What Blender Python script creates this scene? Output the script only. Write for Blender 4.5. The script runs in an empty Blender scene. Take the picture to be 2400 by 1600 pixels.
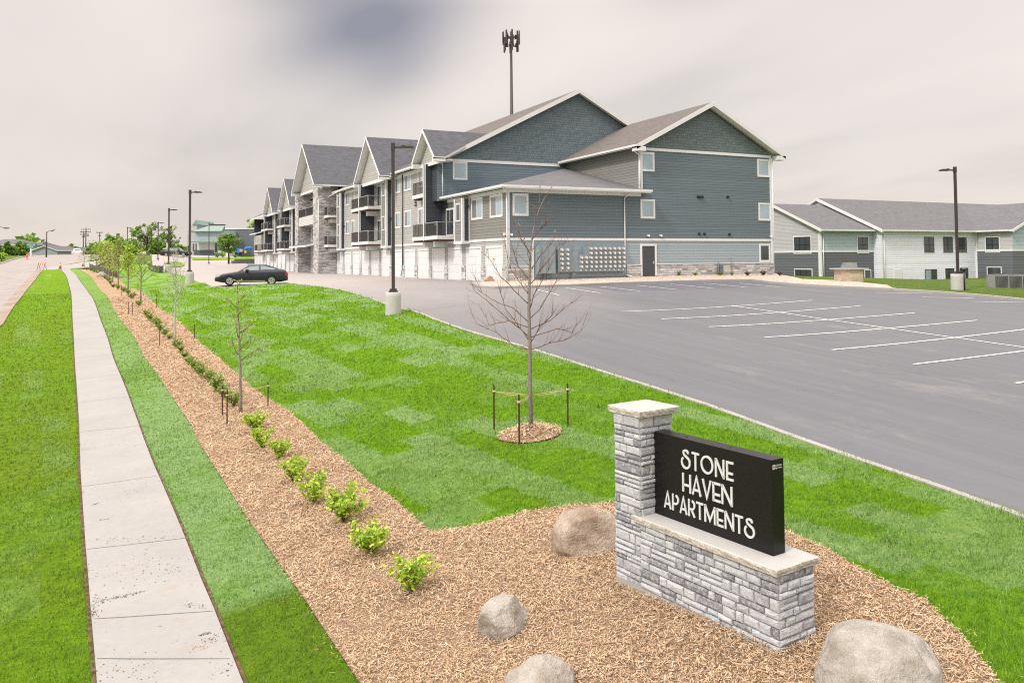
import bpy, math, random
import numpy as np
from mathutils import Vector, geometry
random.seed(7); rng = np.random.default_rng(7)
sc = bpy.context.scene; COL = sc.collection
R = math.radians
# ------------------------------------------------------------------ camera
FX, CX, CY, HC = 1896., 1200., 535.7, 1.7
yaw, pit, roll = R(26.03), R(-2.164), R(-.4506)
Fv = np.array([math.sin(yaw)*math.cos(pit), math.cos(yaw)*math.cos(pit), -math.sin(pit)])
Rv = np.array([math.cos(yaw), -math.sin(yaw), 0.]); Uv = np.cross(Rv, Fv)
c_, s_ = math.cos(roll), math.sin(roll); Rv, Uv = c_*Rv+s_*Uv, -s_*Rv+c_*Uv
C0 = np.array([0, 0, HC])
def ray(x, y): return Fv+(x-CX)/FX*Rv+(CY-y)/FX*Uv
def proj(P):
    d = np.asarray(P, float)-C0; z = d@Fv; return CX+FX*(d@Rv)/z, CY-FX*(d@Uv)/z, z
def onz(x, y, z): r = ray(x, y); return C0+(z-HC)/r[2]*r
def onX(x, y, X): r = ray(x, y); return C0+X/r[0]*r
def onY(x, y, Y): r = ray(x, y); return C0+Y/r[1]*r
def ond(x, y, d): return C0+d*ray(x, y)
cam = bpy.data.cameras.new('camera'); camo = bpy.data.objects.new('camera', cam); COL.objects.link(camo)
cam.sensor_width = 36; cam.lens = FX/2400*36; cam.shift_y = -(800-CY)/2400; cam.clip_start = .1; cam.clip_end = 5000
from mathutils import Matrix
camo.matrix_world = Matrix(((Rv[0], Uv[0], -Fv[0], C0[0]), (Rv[1], Uv[1], -Fv[1], C0[1]), (Rv[2], Uv[2], -Fv[2], C0[2]), (0, 0, 0, 1)))
sc.camera = camo
# ------------------------------------------------------------------ mesh helpers
class Fr:      # local frame: s along a, d outward along n, z up
    def __init__(s, O, a, n=None):
        s.O = np.array(O, float); a = np.array(a, float); s.a = a/np.linalg.norm(a)
        s.n = np.array(n, float)/np.linalg.norm(n) if n is not None else np.array([s.a[1], -s.a[0], 0])
        s.z = np.array([0, 0, 1.])
    def p(s, u, d, z): return s.O+s.a*u+s.n*d+s.z*z
def FY(Y): return Fr((0, Y, 0), (1, 0, 0), (0, -1, 0))     # wall facing -Y, s = X
def FXm(X): return Fr((X, 0, 0), (0, 1, 0), (-1, 0, 0))    # wall facing -X, s = Y
W0 = Fr((0, 0, 0), (1, 0, 0), (0, 1, 0))
class MB:
    def __init__(s): s.v = []; s.f = []; s.m = []; s.sm = []
    def add(s, vs, fs, m=0, smooth=False):
        b = len(s.v); s.v += [tuple(map(float, v)) for v in vs]
        for f in fs: s.f.append([b+i for i in f]); s.m.append(m); s.sm.append(smooth)
        return s
    def box(s, fr, u0, u1, d0, d1, z0, z1, m=0):
        vs = [fr.p(u, d, z) for z in (z0, z1) for u, d in ((u0, d0), (u1, d0), (u1, d1), (u0, d1))]
        return s.add(vs, [(0, 3, 2, 1), (4, 5, 6, 7), (0, 1, 5, 4), (1, 2, 6, 5), (2, 3, 7, 6), (3, 0, 4, 7)], m)
    def slab(s, pts, t, mt=0, ms=None, mb=None):          # roof slab: polygon with vertical thickness t below it
        n = len(pts); ms = mt if ms is None else ms; mb = ms if mb is None else mb
        vs = [tuple(p) for p in pts]+[(p[0], p[1], p[2]-t) for p in pts]
        b = len(s.v); s.v += [tuple(map(float, v)) for v in vs]
        s.f.append([b+i for i in range(n)]); s.m.append(mt); s.sm.append(False)
        s.f.append([b+n+i for i in reversed(range(n))]); s.m.append(mb); s.sm.append(False)
        for i in range(n):
            j = (i+1) % n; s.f.append([b+i, b+n+i, b+n+j, b+j]); s.m.append(ms); s.sm.append(False)
        return s
    def prism(s, fr, poly, d0, d1, m=0):                  # poly in (s,z) of frame, extruded d0..d1
        n = len(poly); vs = [fr.p(u, d0, z) for u, z in poly]+[fr.p(u, d1, z) for u, z in poly]
        fs = [list(range(n)), list(range(2*n-1, n-1, -1))]+[[i, n+i, n+(i+1) % n, (i+1) % n] for i in range(n)]
        return s.add(vs, fs, m)
    def tube(s, pts, rad, n=6, m=0, cap=True, smooth=True):
        pts = [np.array(p, float) for p in pts]; k = len(pts)
        rad = [rad]*k if np.isscalar(rad) else rad; vs = []; prev = None
        for i, p in enumerate(pts):
            t = pts[min(i+1, k-1)]-pts[max(i-1, 0)]; t = t/(np.linalg.norm(t)+1e-9)
            if prev is None:
                ref = np.array([0, 0, 1.]) if abs(t[2]) < .9 else np.array([1., 0, 0]); x = np.cross(t, ref)
            else: x = prev-t*(prev@t)
            x /= np.linalg.norm(x)+1e-9; y = np.cross(t, x); prev = x
            for j in range(n):
                a = 2*math.pi*j/n; vs.append(p+rad[i]*(math.cos(a)*x+math.sin(a)*y))
        fs = [(i*n+j, i*n+(j+1) % n, (i+1)*n+(j+1) % n, (i+1)*n+j) for i in range(k-1) for j in range(n)]
        s.add(vs, fs, m, smooth)
        if cap: b = len(s.v)-len(vs); s.f += [[b+j for j in reversed(range(n))], [b+(k-1)*n+j for j in range(n)]]; s.m += [m, m]; s.sm += [False, False]
        return s
    def lathe(s, c, prof, n=20, m=0, smooth=True):        # prof (r,z)
        vs = [(c[0]+r*math.cos(2*math.pi*j/n), c[1]+r*math.sin(2*math.pi*j/n), c[2]+z) for r, z in prof for j in range(n)]
        fs = [(i*n+j, i*n+(j+1) % n, (i+1)*n+(j+1) % n, (i+1)*n+j) for i in range(len(prof)-1) for j in range(n)]
        s.add(vs, fs, m, smooth); b = len(s.v)-len(vs); k = len(prof)
        s.f += [[b+j for j in reversed(range(n))], [b+(k-1)*n+j for j in range(n)]]; s.m += [m, m]; s.sm += [False, False]
        return s
    def build(s, name, mats, parent=None, org=None):
        if not isinstance(mats, (list, tuple)): mats = [mats]
        o3 = np.array(org if org is not None else (parent['_org'] if parent and '_org' in parent else (0, 0, 0)), float)
        me = bpy.data.meshes.new(name)
        me.from_pydata([(v[0]-o3[0], v[1]-o3[1], v[2]-o3[2]) for v in s.v], [], s.f)
        for m in mats: me.materials.append(m)
        me.polygons.foreach_set('material_index', s.m); me.polygons.foreach_set('use_smooth', s.sm); me.update()
        o = bpy.data.objects.new(name, me); COL.objects.link(o)
        if parent is not None:
            o.parent = parent
            if '_org' in parent: o['_org'] = parent['_org']
        elif org is not None: o.location = o3
        return o
def tag(o, label=None, cat=None, group=None, kind=None):
    if label: o['label'] = label
    if cat: o['category'] = cat
    if group: o['group'] = group
    if kind: o['kind'] = kind
    return o
def thing(name, label, cat, loc=(0, 0, 0), group=None, rz=0):
    o = bpy.data.objects.new(name, None); COL.objects.link(o); o.location = loc; o.rotation_euler = (0, 0, rz)
    o['_org'] = tuple(map(float, loc)); o.empty_display_size = .3
    return tag(o, label, cat, group)
def kids(o): return [c for c in COL.objects if c.parent == o]
def copy_tree(o, loc=None, rz=None, scale=None, label=None, cat=None, group=None, parent=None):
    c = o.copy(); COL.objects.link(c)
    if parent is not None: c.parent = parent
    if loc is not None: c.location = loc
    if rz is not None: c.rotation_euler = (0, 0, rz)
    if scale is not None: c.scale = (scale,)*3 if np.isscalar(scale) else scale
    if label: c['label'] = label
    if cat: c['category'] = cat
    if group: c['group'] = group
    for ch in o.children: copy_tree(ch, parent=c)
    return c
def npmesh(name, V, nper, mat, parent=None, kind=None):  # V (N,nper,3): N separate polygons
    N = len(V); me = bpy.data.meshes.new(name)
    me.vertices.add(N*nper); me.vertices.foreach_set('co', np.ascontiguousarray(V, dtype=np.float32).ravel())
    me.loops.add(N*nper); me.loops.foreach_set('vertex_index', np.arange(N*nper, dtype=np.int32))
    me.polygons.add(N); me.polygons.foreach_set('loop_start', np.arange(0, N*nper, nper, dtype=np.int32))
    try: me.polygons.foreach_set('loop_total', np.full(N, nper, dtype=np.int32))
    except Exception: pass
    me.update(calc_edges=True)
    for m in (mat if isinstance(mat, (list, tuple)) else [mat]): me.materials.append(m)
    o = bpy.data.objects.new(name, me); COL.objects.link(o)
    if parent is not None: o.parent = parent
    if kind: o['kind'] = kind
    return o
# ------------------------------------------------------------------ materials
class NT:
    def __init__(s, name):
        s.mat = bpy.data.materials.new(name); s.mat.use_nodes = True; s.t = s.mat.node_tree; s.t.nodes.clear()
        s.o = s.t.nodes.new('ShaderNodeOutputMaterial'); s.b = s.t.nodes.new('ShaderNodeBsdfPrincipled')
        s.t.links.new(s.b.outputs[0], s.o.inputs[0])
    def n(s, typ, ins=None, **kw):
        nd = s.t.nodes.new('ShaderNode'+typ)
        for k, v in kw.items(): setattr(nd, k, v)
        for k, v in (ins or {}).items(): s.set(nd.inputs[k], v)
        return nd
    def set(s, sock, v):
        if isinstance(v, bpy.types.NodeSocket): s.t.links.new(v, sock)
        elif isinstance(v, bpy.types.Node): s.t.links.new(v.outputs[0], sock)
        else:
            if sock.type == 'RGBA' and len(v) == 3: v = (*v, 1)
            sock.default_value = v
    def pos(s): return s.n('NewGeometry').outputs['Position']
    def obj(s): return s.n('TexCoord').outputs['Object']
    def mp(s, vec, scale=(1, 1, 1), rot=(0, 0, 0), loc=(0, 0, 0)): return s.n('Mapping', {'Vector': vec, 'Scale': scale, 'Rotation': rot, 'Location': loc}).outputs[0]
    def noise(s, vec, scale, detail=3, rough=.55, out=0): return s.n('TexNoise', {'Vector': vec, 'Scale': scale, 'Detail': detail, 'Roughness': rough}).outputs[out]
    def math(s, op, a, b=0., c=0., clamp=False): return s.n('Math', {0: a, 1: b, 2: c}, operation=op, use_clamp=clamp).outputs[0]
    def ramp(s, fac, stops, interp='LINEAR'):
        r = s.n('ValToRGB', {'Fac': fac}); r.color_ramp.interpolation = interp; e = r.color_ramp.elements
        while len(e) < len(stops): e.new(.5)
        for el, (p, c) in zip(e, stops):
            el.position = p; el.color = (*c, 1) if not np.isscalar(c) else (c, c, c, 1)
        return r.outputs[0]
    def mix(s, fac, a, b, typ='MIX'):
        m = s.n('Mix', data_type='RGBA', blend_type=typ)
        s.set(m.inputs[0], fac); s.set(m.inputs[6], a); s.set(m.inputs[7], b); return m.outputs[2]
    def bump(s, h, strength=.3, dist=.02, normal=None):
        b = s.n('Bump', {'Height': h, 'Strength': strength, 'Distance': dist})
        if normal is not None: s.set(b.inputs['Normal'], normal)
        return b.outputs[0]
    def out(s, col, rough=.8, normal=None, spec=.3, metal=0., **kw):
        s.set(s.b.inputs['Base Color'], col); s.set(s.b.inputs['Roughness'], rough); s.set(s.b.inputs['Specular IOR Level'], spec); s.set(s.b.inputs['Metallic'], metal)
        if normal is not None: s.set(s.b.inputs['Normal'], normal)
        for k, v in kw.items(): s.set(s.b.inputs[k], v)
        return s.mat
def plain(name, col, rough=.6, spec=.4, metal=0., var=.06, nscale=3., bump=0.):
    t = NT(name); p = t.obj(); n = t.noise(p, nscale, 4)
    lo = tuple(c*(1-var*1.6) for c in col); hi = tuple(min(1, c*(1+var)) for c in col)
    c = t.ramp(n, [(.3, lo), (.7, hi)])
    nb = t.bump(t.noise(p, nscale*12, 3), bump, .01) if bump else None
    return t.out(c, rough, nb, spec, metal)
def siding(name, col, pitch=.2, wide=True, var=.05):
    t = NT(name); p = t.pos(); sep = t.n('SeparateXYZ', {0: p})
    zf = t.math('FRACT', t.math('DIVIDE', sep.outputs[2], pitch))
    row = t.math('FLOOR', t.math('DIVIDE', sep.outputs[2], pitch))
    lap_shade = t.math('LESS_THAN', zf, .1)
    rv = t.n('TexWhiteNoise', {'W': row}, noise_dimensions='1D').outputs[0]
    n = t.noise(t.mp(p, (.6, .6, 3)), 1.2, 4)
    f = t.math('ADD', t.math('MULTIPLY', n, .6), t.math('MULTIPLY', rv, .4))
    c = t.ramp(f, [(.25, tuple(x*(1-var*2) for x in col)), (.75, tuple(min(1, x*(1+var)) for x in col))])
    c = t.mix(lap_shade, c, tuple(x*.5 for x in col))  # shadow line between laps, painted as a darker strip on each course
    h = t.math('SUBTRACT', 1., zf)
    h2 = t.math('ADD', h, t.math('MULTIPLY', t.noise(t.mp(p, (2, 2, 30)), 3, 3), .08))
    return t.out(c, .6, t.bump(h2, .7, .02), .3)
def brickmat(name, cols, mortar, bw=.3, bh=.1, mort=.012, axis='auto', rough=.85, bumps=.6, soft=.5):
    # uses world position; u = X+Y projected so that it runs along either wall direction
    t = NT(name); p = t.pos(); sep = t.n('SeparateXYZ', {0: p}); nrm = t.n('SeparateXYZ', {0: t.n('NewGeometry').outputs['Normal']})
    ax = t.math('GREATER_THAN', t.math('ABSOLUTE', nrm.outputs[0]), .7)
    u = t.math('ADD', t.math('MULTIPLY', sep.outputs[1], ax), t.math('MULTIPLY', sep.outputs[0], t.math('SUBTRACT', 1., ax)))
    vec = t.n('CombineXYZ', {0: u, 1: sep.outputs[2], 2: 0.}).outputs[0]
    wob = t.noise(vec, 2.2, 2, out=1)
    vec2 = t.n('VectorMath', {0: vec, 1: t.n('VectorMath', {0: wob, 3: .05}, operation='SCALE').outputs[0]}, operation='ADD').outputs[0]
    b = t.n('TexBrick', {'Vector': vec2, 'Scale': 1., 'Brick Width': bw, 'Row Height': bh, 'Mortar Size': mort, 'Color1': (0, 0, 0), 'Color2': (1, 1, 1), 'Mortar': (.5, .5, .5), 'Mortar Smooth': .1, 'Bias': 0.})
    b.offset = .5; b.squash = 1.6; b.squash_frequency = 3
    k = len(cols); r = t.ramp(b.outputs[0], [(i/max(1, k-1)*.9+.05, c) for i, c in enumerate(cols)])
    c = t.mix(t.noise(vec, 9, 4), r, t.mix(.5, r, tuple(x*1.3 for x in cols[-1])), 'MIX')
    c = t.mix(b.outputs[1], c, mortar)
    h = t.math('SUBTRACT', t.math('MULTIPLY', t.noise(vec, 14, 4), .5), b.outputs[1])
    return t.out(c, rough, t.bump(h, bumps, .03), .25)
M = {}
M['white'] = plain('white_trim_paint', (.7, .71, .725), .45, var=.03)
M['soffit'] = plain('white_soffit', (.72, .73, .72), .6, var=.03)
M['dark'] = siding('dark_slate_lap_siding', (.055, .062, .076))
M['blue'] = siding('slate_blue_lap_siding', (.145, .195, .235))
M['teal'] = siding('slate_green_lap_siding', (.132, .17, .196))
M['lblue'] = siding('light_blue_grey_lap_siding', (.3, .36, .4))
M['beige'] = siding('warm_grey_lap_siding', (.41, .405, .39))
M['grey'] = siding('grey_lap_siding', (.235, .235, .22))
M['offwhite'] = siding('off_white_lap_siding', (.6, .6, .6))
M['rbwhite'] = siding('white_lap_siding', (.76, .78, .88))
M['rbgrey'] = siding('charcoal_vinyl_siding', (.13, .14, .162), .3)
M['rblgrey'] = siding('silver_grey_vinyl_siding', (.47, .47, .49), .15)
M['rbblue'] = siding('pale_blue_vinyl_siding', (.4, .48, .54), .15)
M['shake'] = brickmat('slate_shake_siding', [(.115, .145, .165), (.17, .21, .235), (.14, .178, .2)], (.075, .095, .11), .22, .2, .012, bumps=.5)
M['shaket'] = brickmat('slate_green_shake_siding', [(.11, .135, .145), (.16, .195, .205), (.135, .165, .175)], (.07, .09, .095), .22, .2, .012, bumps=.5)
M['ledge'] = brickmat('building_ledgestone', [(.14, .14, .15), (.64, .635, .63), (.36, .36, .365), (.68, .67, .66), (.16, .155, .155), (.48, .46, .44)], (.36, .36, .36), .5, .16, .014, bumps=.9)
M['ledgetan'] = brickmat('tan_ledgestone', [(.42, .33, .24), (.62, .52, .4), (.5, .42, .32)], (.35, .3, .24), .25, .07, .008)
def shingle(name, c0, c1):
    t = NT(name); p = t.pos(); sep = t.n('SeparateXYZ', {0: p})
    vec = t.n('CombineXYZ', {0: t.math('ADD', sep.outputs[0], sep.outputs[1]), 1: t.math('MULTIPLY', sep.outputs[2], 2.2), 2: 0.}).outputs[0]
    b = t.n('TexBrick', {'Vector': vec, 'Scale': 1., 'Brick Width': .33, 'Row Height': .16, 'Mortar Size': .008, 'Color1': (0, 0, 0), 'Color2': (1, 1, 1), 'Mortar': (0, 0, 0), 'Bias': 0.})
    f = t.math('ADD', t.math('MULTIPLY', b.outputs[0], .55), t.math('MULTIPLY', t.noise(p, 1.3, 5), .45))
    c = t.ramp(f, [(.15, c0), (.85, c1)])
    c = t.mix(t.math('MULTIPLY', t.noise(p, 60, 2), .25), c, (.3, .27, .25))
    return t.out(c, .9, t.bump(t.math('ADD', b.outputs[0], t.noise(p, 40, 2)), .35, .015), .15)
M['shingle'] = shingle('charcoal_roof_shingles', (.05, .058, .075), (.105, .115, .14))
M['shingleb'] = shingle('weathered_brown_roof_shingles', (.085, .077, .077), (.155, .14, .137))
M['shingleg'] = shingle('grey_roof_shingles', (.095, .098, .112), (.15, .155, .172))
def glassm(name, col, rough=.08):
    t = NT(name); p = t.pos(); n = t.noise(p, .35, 2)
    c = t.ramp(n, [(.35, tuple(x*.75 for x in col)), (.65, col)])
    return t.out(c, rough, None, .8)
M['glass'] = glassm('sky_painted_window_glass', (.36, .47, .54))  # pale blue tone: sky reflection painted into the pane colour
M['glassd'] = glassm('dark_window_glass', (.06, .07, .08))
M['blind'] = plain('grey_blinds_behind_glass', (.2, .2, .2), .25, .6)
M['black'] = plain('black_metal', (.022, .021, .022), .4, .5, var=.1)
M['bronze'] = plain('dark_bronze_metal', (.045, .035, .035), .4, .5, var=.1)
M['galv'] = plain('dark_railing_metal', (.06, .055, .055), .4, .5)
M['grate'] = plain('silver_rail_post', (.38, .37, .37), .4, .5)
M['steel'] = plain('brushed_steel', (.55, .56, .57), .3, .5, .8)
M['panelb'] = plain('painted_blue_grey_cabinet', (.23, .285, .32), .45, .4, var=.08)
M['wood'] = plain('pressure_treated_joists', (.16, .075, .06), .8)
M['stake'] = plain('rusty_steel_stake', (.075, .035, .025), .8, var=.3, nscale=9)
M['rope'] = plain('jute_tree_tie', (.55, .42, .26), .9)
M['doorg'] = plain('dark_grey_door_paint', (.06, .065, .075), .4)
def concrete(name, c, var=.1, spots=True, scale=1., brush=False):
    t = NT(name); p = t.pos()
    f = t.math('ADD', t.math('MULTIPLY', t.noise(p, .7*scale, 5, .6), .6), t.math('MULTIPLY', t.noise(p, 9*scale, 4), .4))
    col = t.ramp(f, [(.3, tuple(x*(1-var*1.5) for x in c)), (.7, tuple(min(.95, x*(1+var*.5)) for x in c))])
    if spots:
        s = t.ramp(t.noise(p, 3.1*scale, 6, .7), [(.66, 0.), (.74, 1.)]); col = t.mix(t.math('MULTIPLY', s, .35), col, tuple(x*.45 for x in c))
    if brush:   # broom finish across the walk plus a few darker soil stains
        bn = t.noise(t.mp(p, (1.5, 40, 1), (0, 0, R(6))), 2, 3); col = t.mix(t.math('MULTIPLY', bn, .16), col, tuple(x*.72 for x in c))
        st = t.ramp(t.noise(t.mp(p, (1, 1.6, 1), (0, 0, 0), (3.1, 1.7, 0)), 1.1, 7, .8), [(.57, 0.), (.66, 1.)]); col = t.mix(t.math('MULTIPLY', st, .55), col, (.32, .25, .19))
        sp = t.ramp(t.noise(p, 11, 3, .8), [(.66, 0.), (.7, 1.)]); col = t.mix(t.math('MULTIPLY', sp, .75), col, (.13, .1, .08))
    return t.out(col, .85, t.bump(t.noise(p, 70*scale, 3), .25, .005), .25)
M['conc'] = concrete('poured_concrete', (.35, .335, .32))
M['walk'] = concrete('broomed_sidewalk_concrete', (.335, .328, .32), brush=True)
M['concbase'] = concrete('pitted_precast_concrete', (.5, .49, .48), spots=True, scale=5)
M['caststone'] = concrete('cast_stone_cap', (.42, .415, .405), var=.05, spots=False, scale=4)
M['street'] = concrete('worn_street_concrete', (.34, .31, .295), var=.2)
M['gutter'] = concrete('dusty_gutter_concrete', (.36, .29, .25), var=.35)
M['paint'] = plain('white_road_paint', (.68, .68, .68), .7, var=.3, nscale=14)
def asphalt():
    t = NT('fresh_asphalt'); p = t.pos(); sep = t.n('SeparateXYZ', {0: p})
    big = t.noise(t.mp(p, (1, .35, 1)), .12, 5, .65); mid = t.noise(t.mp(p, (2.4, .06, 1), (0, 0, R(4))), .9, 5, .7); fine = t.noise(p, 45, 4, .8)
    f = t.math('ADD', t.math('ADD', t.math('MULTIPLY', big, .3), t.math('MULTIPLY', mid, .35)), t.math('MULTIPLY', fine, .35))
    c = t.ramp(f, [(.3, (.092, .096, .108)), (.7, (.155, .16, .176))])
    # lighter tan on the older drive lane beyond the stalls: painted sky reflection plus dust
    g = t.math('ADD', t.math('SUBTRACT', sep.outputs[1], t.math('MULTIPLY', sep.outputs[0], 1.05)), t.math('MULTIPLY', big, 14.))
    d = t.ramp(t.math('DIVIDE', t.math('SUBTRACT', g, 14.), 40.), [(0., 0.), (1., 1.)])
    c = t.mix(d, c, t.mix(t.noise(p, .5, 4), (.33, .3, .29), (.39, .355, .34)))
    nb = t.math('MULTIPLY', t.math('GREATER_THAN', sep.outputs[0], 24.5), t.ramp(t.math('DIVIDE', t.math('ADD', sep.outputs[1], t.math('MULTIPLY', mid, .6)), 60.), [(.0, 0.), (.615, 0.), (.62, 1.)]))
    c = t.mix(t.math('MULTIPLY', nb, .75), c, (.095, .1, .125))
    stn = t.ramp(t.noise(p, .33, 6, .8), [(.6, 0.), (.7, 1.)]); c = t.mix(t.math('MULTIPLY', stn, .35), c, (.07, .073, .085)); oil = t.ramp(t.noise(p, 1.6, 4, .7), [(.72, 0.), (.77, 1.)]); c = t.mix(t.math('MULTIPLY', oil, .45), c, (.05, .05, .06)); dst = t.ramp(t.noise(t.mp(p, (1, .5, 1), (0, 0, .3)), .5, 5, .75), [(.58, 0.), (.72, .35)]); c = t.mix(dst, c, (.26, .25, .245))
    v = t.n('TexVoronoi', {'Vector': t.mp(t.n('VectorMath', {0: p, 1: t.n('VectorMath', {0: t.noise(p, .8, 4, out=1), 3: 1.2}, operation='SCALE').outputs[0]}, operation='ADD').outputs[0], (.11, .05, 1)), 'Scale': 1.}, feature='DISTANCE_TO_EDGE'); crk = t.math('LESS_THAN', v.outputs[0], .0007); c = t.mix(t.math('MULTIPLY', crk, .45), c, (.05, .05, .055))
    return t.out(c, .75, t.bump(fine, .35, .006), .35)
M['asphalt'] = asphalt()
# ------------------------------------------------------------------ terrain
CT = []
def lotp(x, y): return -2.21+.01*x+.05*y
for x, y in ((12, 0), (20, -5), (20, 10), (32, 5), (32, 20), (45, 8), (45, 20), (60, 10), (60, 25), (20, 22), (20, 34), (32, 34), (12, 12), (12, 22), (10.3, 31), (50, 32), (22, 42)): CT.append((x, y, lotp(x, y)-(.15 if x > 49 else 0)))
CT += [(24, 47, .17), (35, 47, .28), (46, 47, .22), (22.5, 55, .17), (22.5, 75, .17), (22, 100, .17), (22, 130, .17), (22, 165, .2),
 (12, 62, .02), (8, 57, -.02), (4.7, 63, .0), (12, 90, .2), (5, 92, .45), (6, 149, 1.9), (8, 186, 3.0), (20, 205, 3.2), (60, 170, 1.2), (60, 220, 2.6),
 (.5, 9.5, -2.74), (-.2, 24, -2.75), (-1, 40, -2.1), (-1.6, 50, -1.6), (-2.2, 66, -.7), (-3.6, 85, .05), (-5, 110, .6),
 (-5, 8, -2.95), (-5, 30, -2.75), (-6, 50, -1.75), (-8, 80, -.25), (-9, 115, .8), (-11, 30, -2.7), (-11, 60, -1.2), (-12, 90, .2), (-16, 154, 1.6), (-7, 165, 2.4), (-5, 220, 3.2), (-25, 220, 3.3),
 (-30, 150, 2.0), (-30, 100, 1.2), (-30, 50, -.8), (-30, 10, -2.6), (5.2, 6.6, -1.92), (5.2, 3.6, -1.97), (3, 7.6, -2.38), (2, 3, -2.75), (7.4, 14.4, -1.81), (3, 22.5, -2.36), (2.2, 38, -2.0),
 (2.5, 52, -1.1), (5, 40, -1.3), (1, 72, -.3), (0, -20, -3), (30, -25, -3), (60, -20, -2.2), (-30, -20, -3), (9, 9, -1.78), (8.6, 4, -1.95), (12, 48, -.1),
 (60, 47, -.35), (70, 56, -.85), (82, 50, -.8), (60, 70, -.6), (95, 62, -.9), (100, 30, -.5), (72, 32, -.25), (90, 100, 0), (46, 100, .2), (46, 160, .4)]
CT = np.array(CT, float); PX = CT[:, :2]/50.
def _phi(r2): return np.where(r2 > 1e-12, r2*np.log(np.maximum(r2, 1e-12))*.5, 0.)
_K = _phi(((PX[:, None]-PX[None])**2).sum(-1))+np.eye(len(PX))*2e-4
_P = np.c_[np.ones(len(PX)), PX]; _A = np.block([[_K, _P], [_P.T, np.zeros((3, 3))]])
_w = np.linalg.solve(_A, np.r_[CT[:, 2], 0, 0, 0])
def hgt(x, y):
    x = np.atleast_1d(np.asarray(x, float)); y = np.atleast_1d(np.asarray(y, float)); sh = x.shape; q = np.c_[x.ravel(), y.ravel()]/50.
    out = np.empty(len(q))
    for i in range(0, len(q), 20000):
        qq = q[i:i+20000]; out[i:i+20000] = _phi(((qq[:, None]-PX[None])**2).sum(-1))@_w[:-3]+np.c_[np.ones(len(qq)), qq]@_w[-3:]
    d = np.hypot(q[:, 0]*50-15, q[:, 1]*50-70); k = np.clip((d-170)/90, 0, 1); k = k*k*(3-2*k)
    return (out*(1-k)+k*3.2).reshape(sh)
def h1(x, y): return float(hgt(x, y)[0])
def at(px, py, lift=0.):                               # photo pixel -> point on the terrain
    r = ray(px, py); ts = np.geomspace(4, 900, 900); P = C0[None]+ts[:, None]*r[None]
    dz = P[:, 2]-hgt(P[:, 0], P[:, 1])-lift; i = np.argmax(dz < 0)
    if dz[i] >= 0: i = len(ts)-1
    a, b = ts[max(i-1, 0)], ts[i]
    for _ in range(30):
        m = (a+b)/2; p = C0+m*r
        if p[2]-h1(p[0], p[1])-lift > 0: a = m
        else: b = m
    p = C0+(a+b)/2*r; return np.array([p[0], p[1], h1(p[0], p[1])])
def at2(l, lift=0.): return [tuple(at(x, y, lift)[:2]) for x, y in l]
def densify(P, step=1.5):
    out = []; n = len(P)
    for i in range(n):
        a, b = np.array(P[i]), np.array(P[(i+1) % n]); k = max(1, int(np.linalg.norm(b-a)/step))
        out += [tuple(a+(b-a)*j/k) for j in range(k)]
    return out
def inside(pts, poly):
    x, y = pts[:, 0], pts[:, 1]; c = np.zeros(len(pts), bool); n = len(poly)
    for i in range(n):
        x0, y0 = poly[i]; x1, y1 = poly[(i+1) % n]
        m = ((y0 > y) != (y1 > y)) & (x < (x1-x0)*(y-y0)/((y1-y0) or 1e-12)+x0); c ^= m
    return c
def sheet(name, poly, mat, lift=0., step=1.5, skirt=0., kind='structure', bumpfn=None):
    B = densify(poly, step); n = len(B); lo = np.min(B, 0); hi = np.max(B, 0)
    gx, gy = np.meshgrid(np.arange(lo[0]+step/2, hi[0], step), np.arange(lo[1]+step/2, hi[1], step)); G = np.c_[gx.ravel(), gy.ravel()]
    G = G[inside(G, poly)]
    if len(G):
        A = np.array(B); keep = np.ones(len(G), bool)
        for i in range(0, len(G), 4000): keep[i:i+4000] = (((G[i:i+4000, None]-A[None])**2).sum(-1).min(1) > (step*.45)**2)
        G = G[keep]
    V = [Vector(p) for p in B]+[Vector(p) for p in G]
    r = geometry.delaunay_2d_cdt(V, [], [list(range(n))], 1, 1e-5)
    co = np.array([(v.x, v.y) for v in r[0]]); z = hgt(co[:, 0], co[:, 1])+lift
    if bumpfn is not None: z = z+bumpfn(co)
    mb = MB(); fs = [list(f) for f in r[2]]
    def up(f):
        a, b, c = co[f[0]], co[f[1]], co[f[2]]; return f if (b[0]-a[0])*(c[1]-a[1])-(b[1]-a[1])*(c[0]-a[0]) > 0 else f[::-1]
    mb.add(np.c_[co, z], [up(f) for f in fs], 0, True)
    if skirt:
        zb = hgt(np.array(B)[:, 0], np.array(B)[:, 1])+lift
        for i in range(n):
            j = (i+1) % n; p, q = B[i], B[j]
            mb.add([(p[0], p[1], zb[i]-skirt), (q[0], q[1], zb[j]-skirt), (q[0], q[1], zb[j]), (p[0], p[1], zb[i])], [(0, 1, 2, 3)], 0)
    o = mb.build(name, mat); o['kind'] = kind; return o
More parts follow.
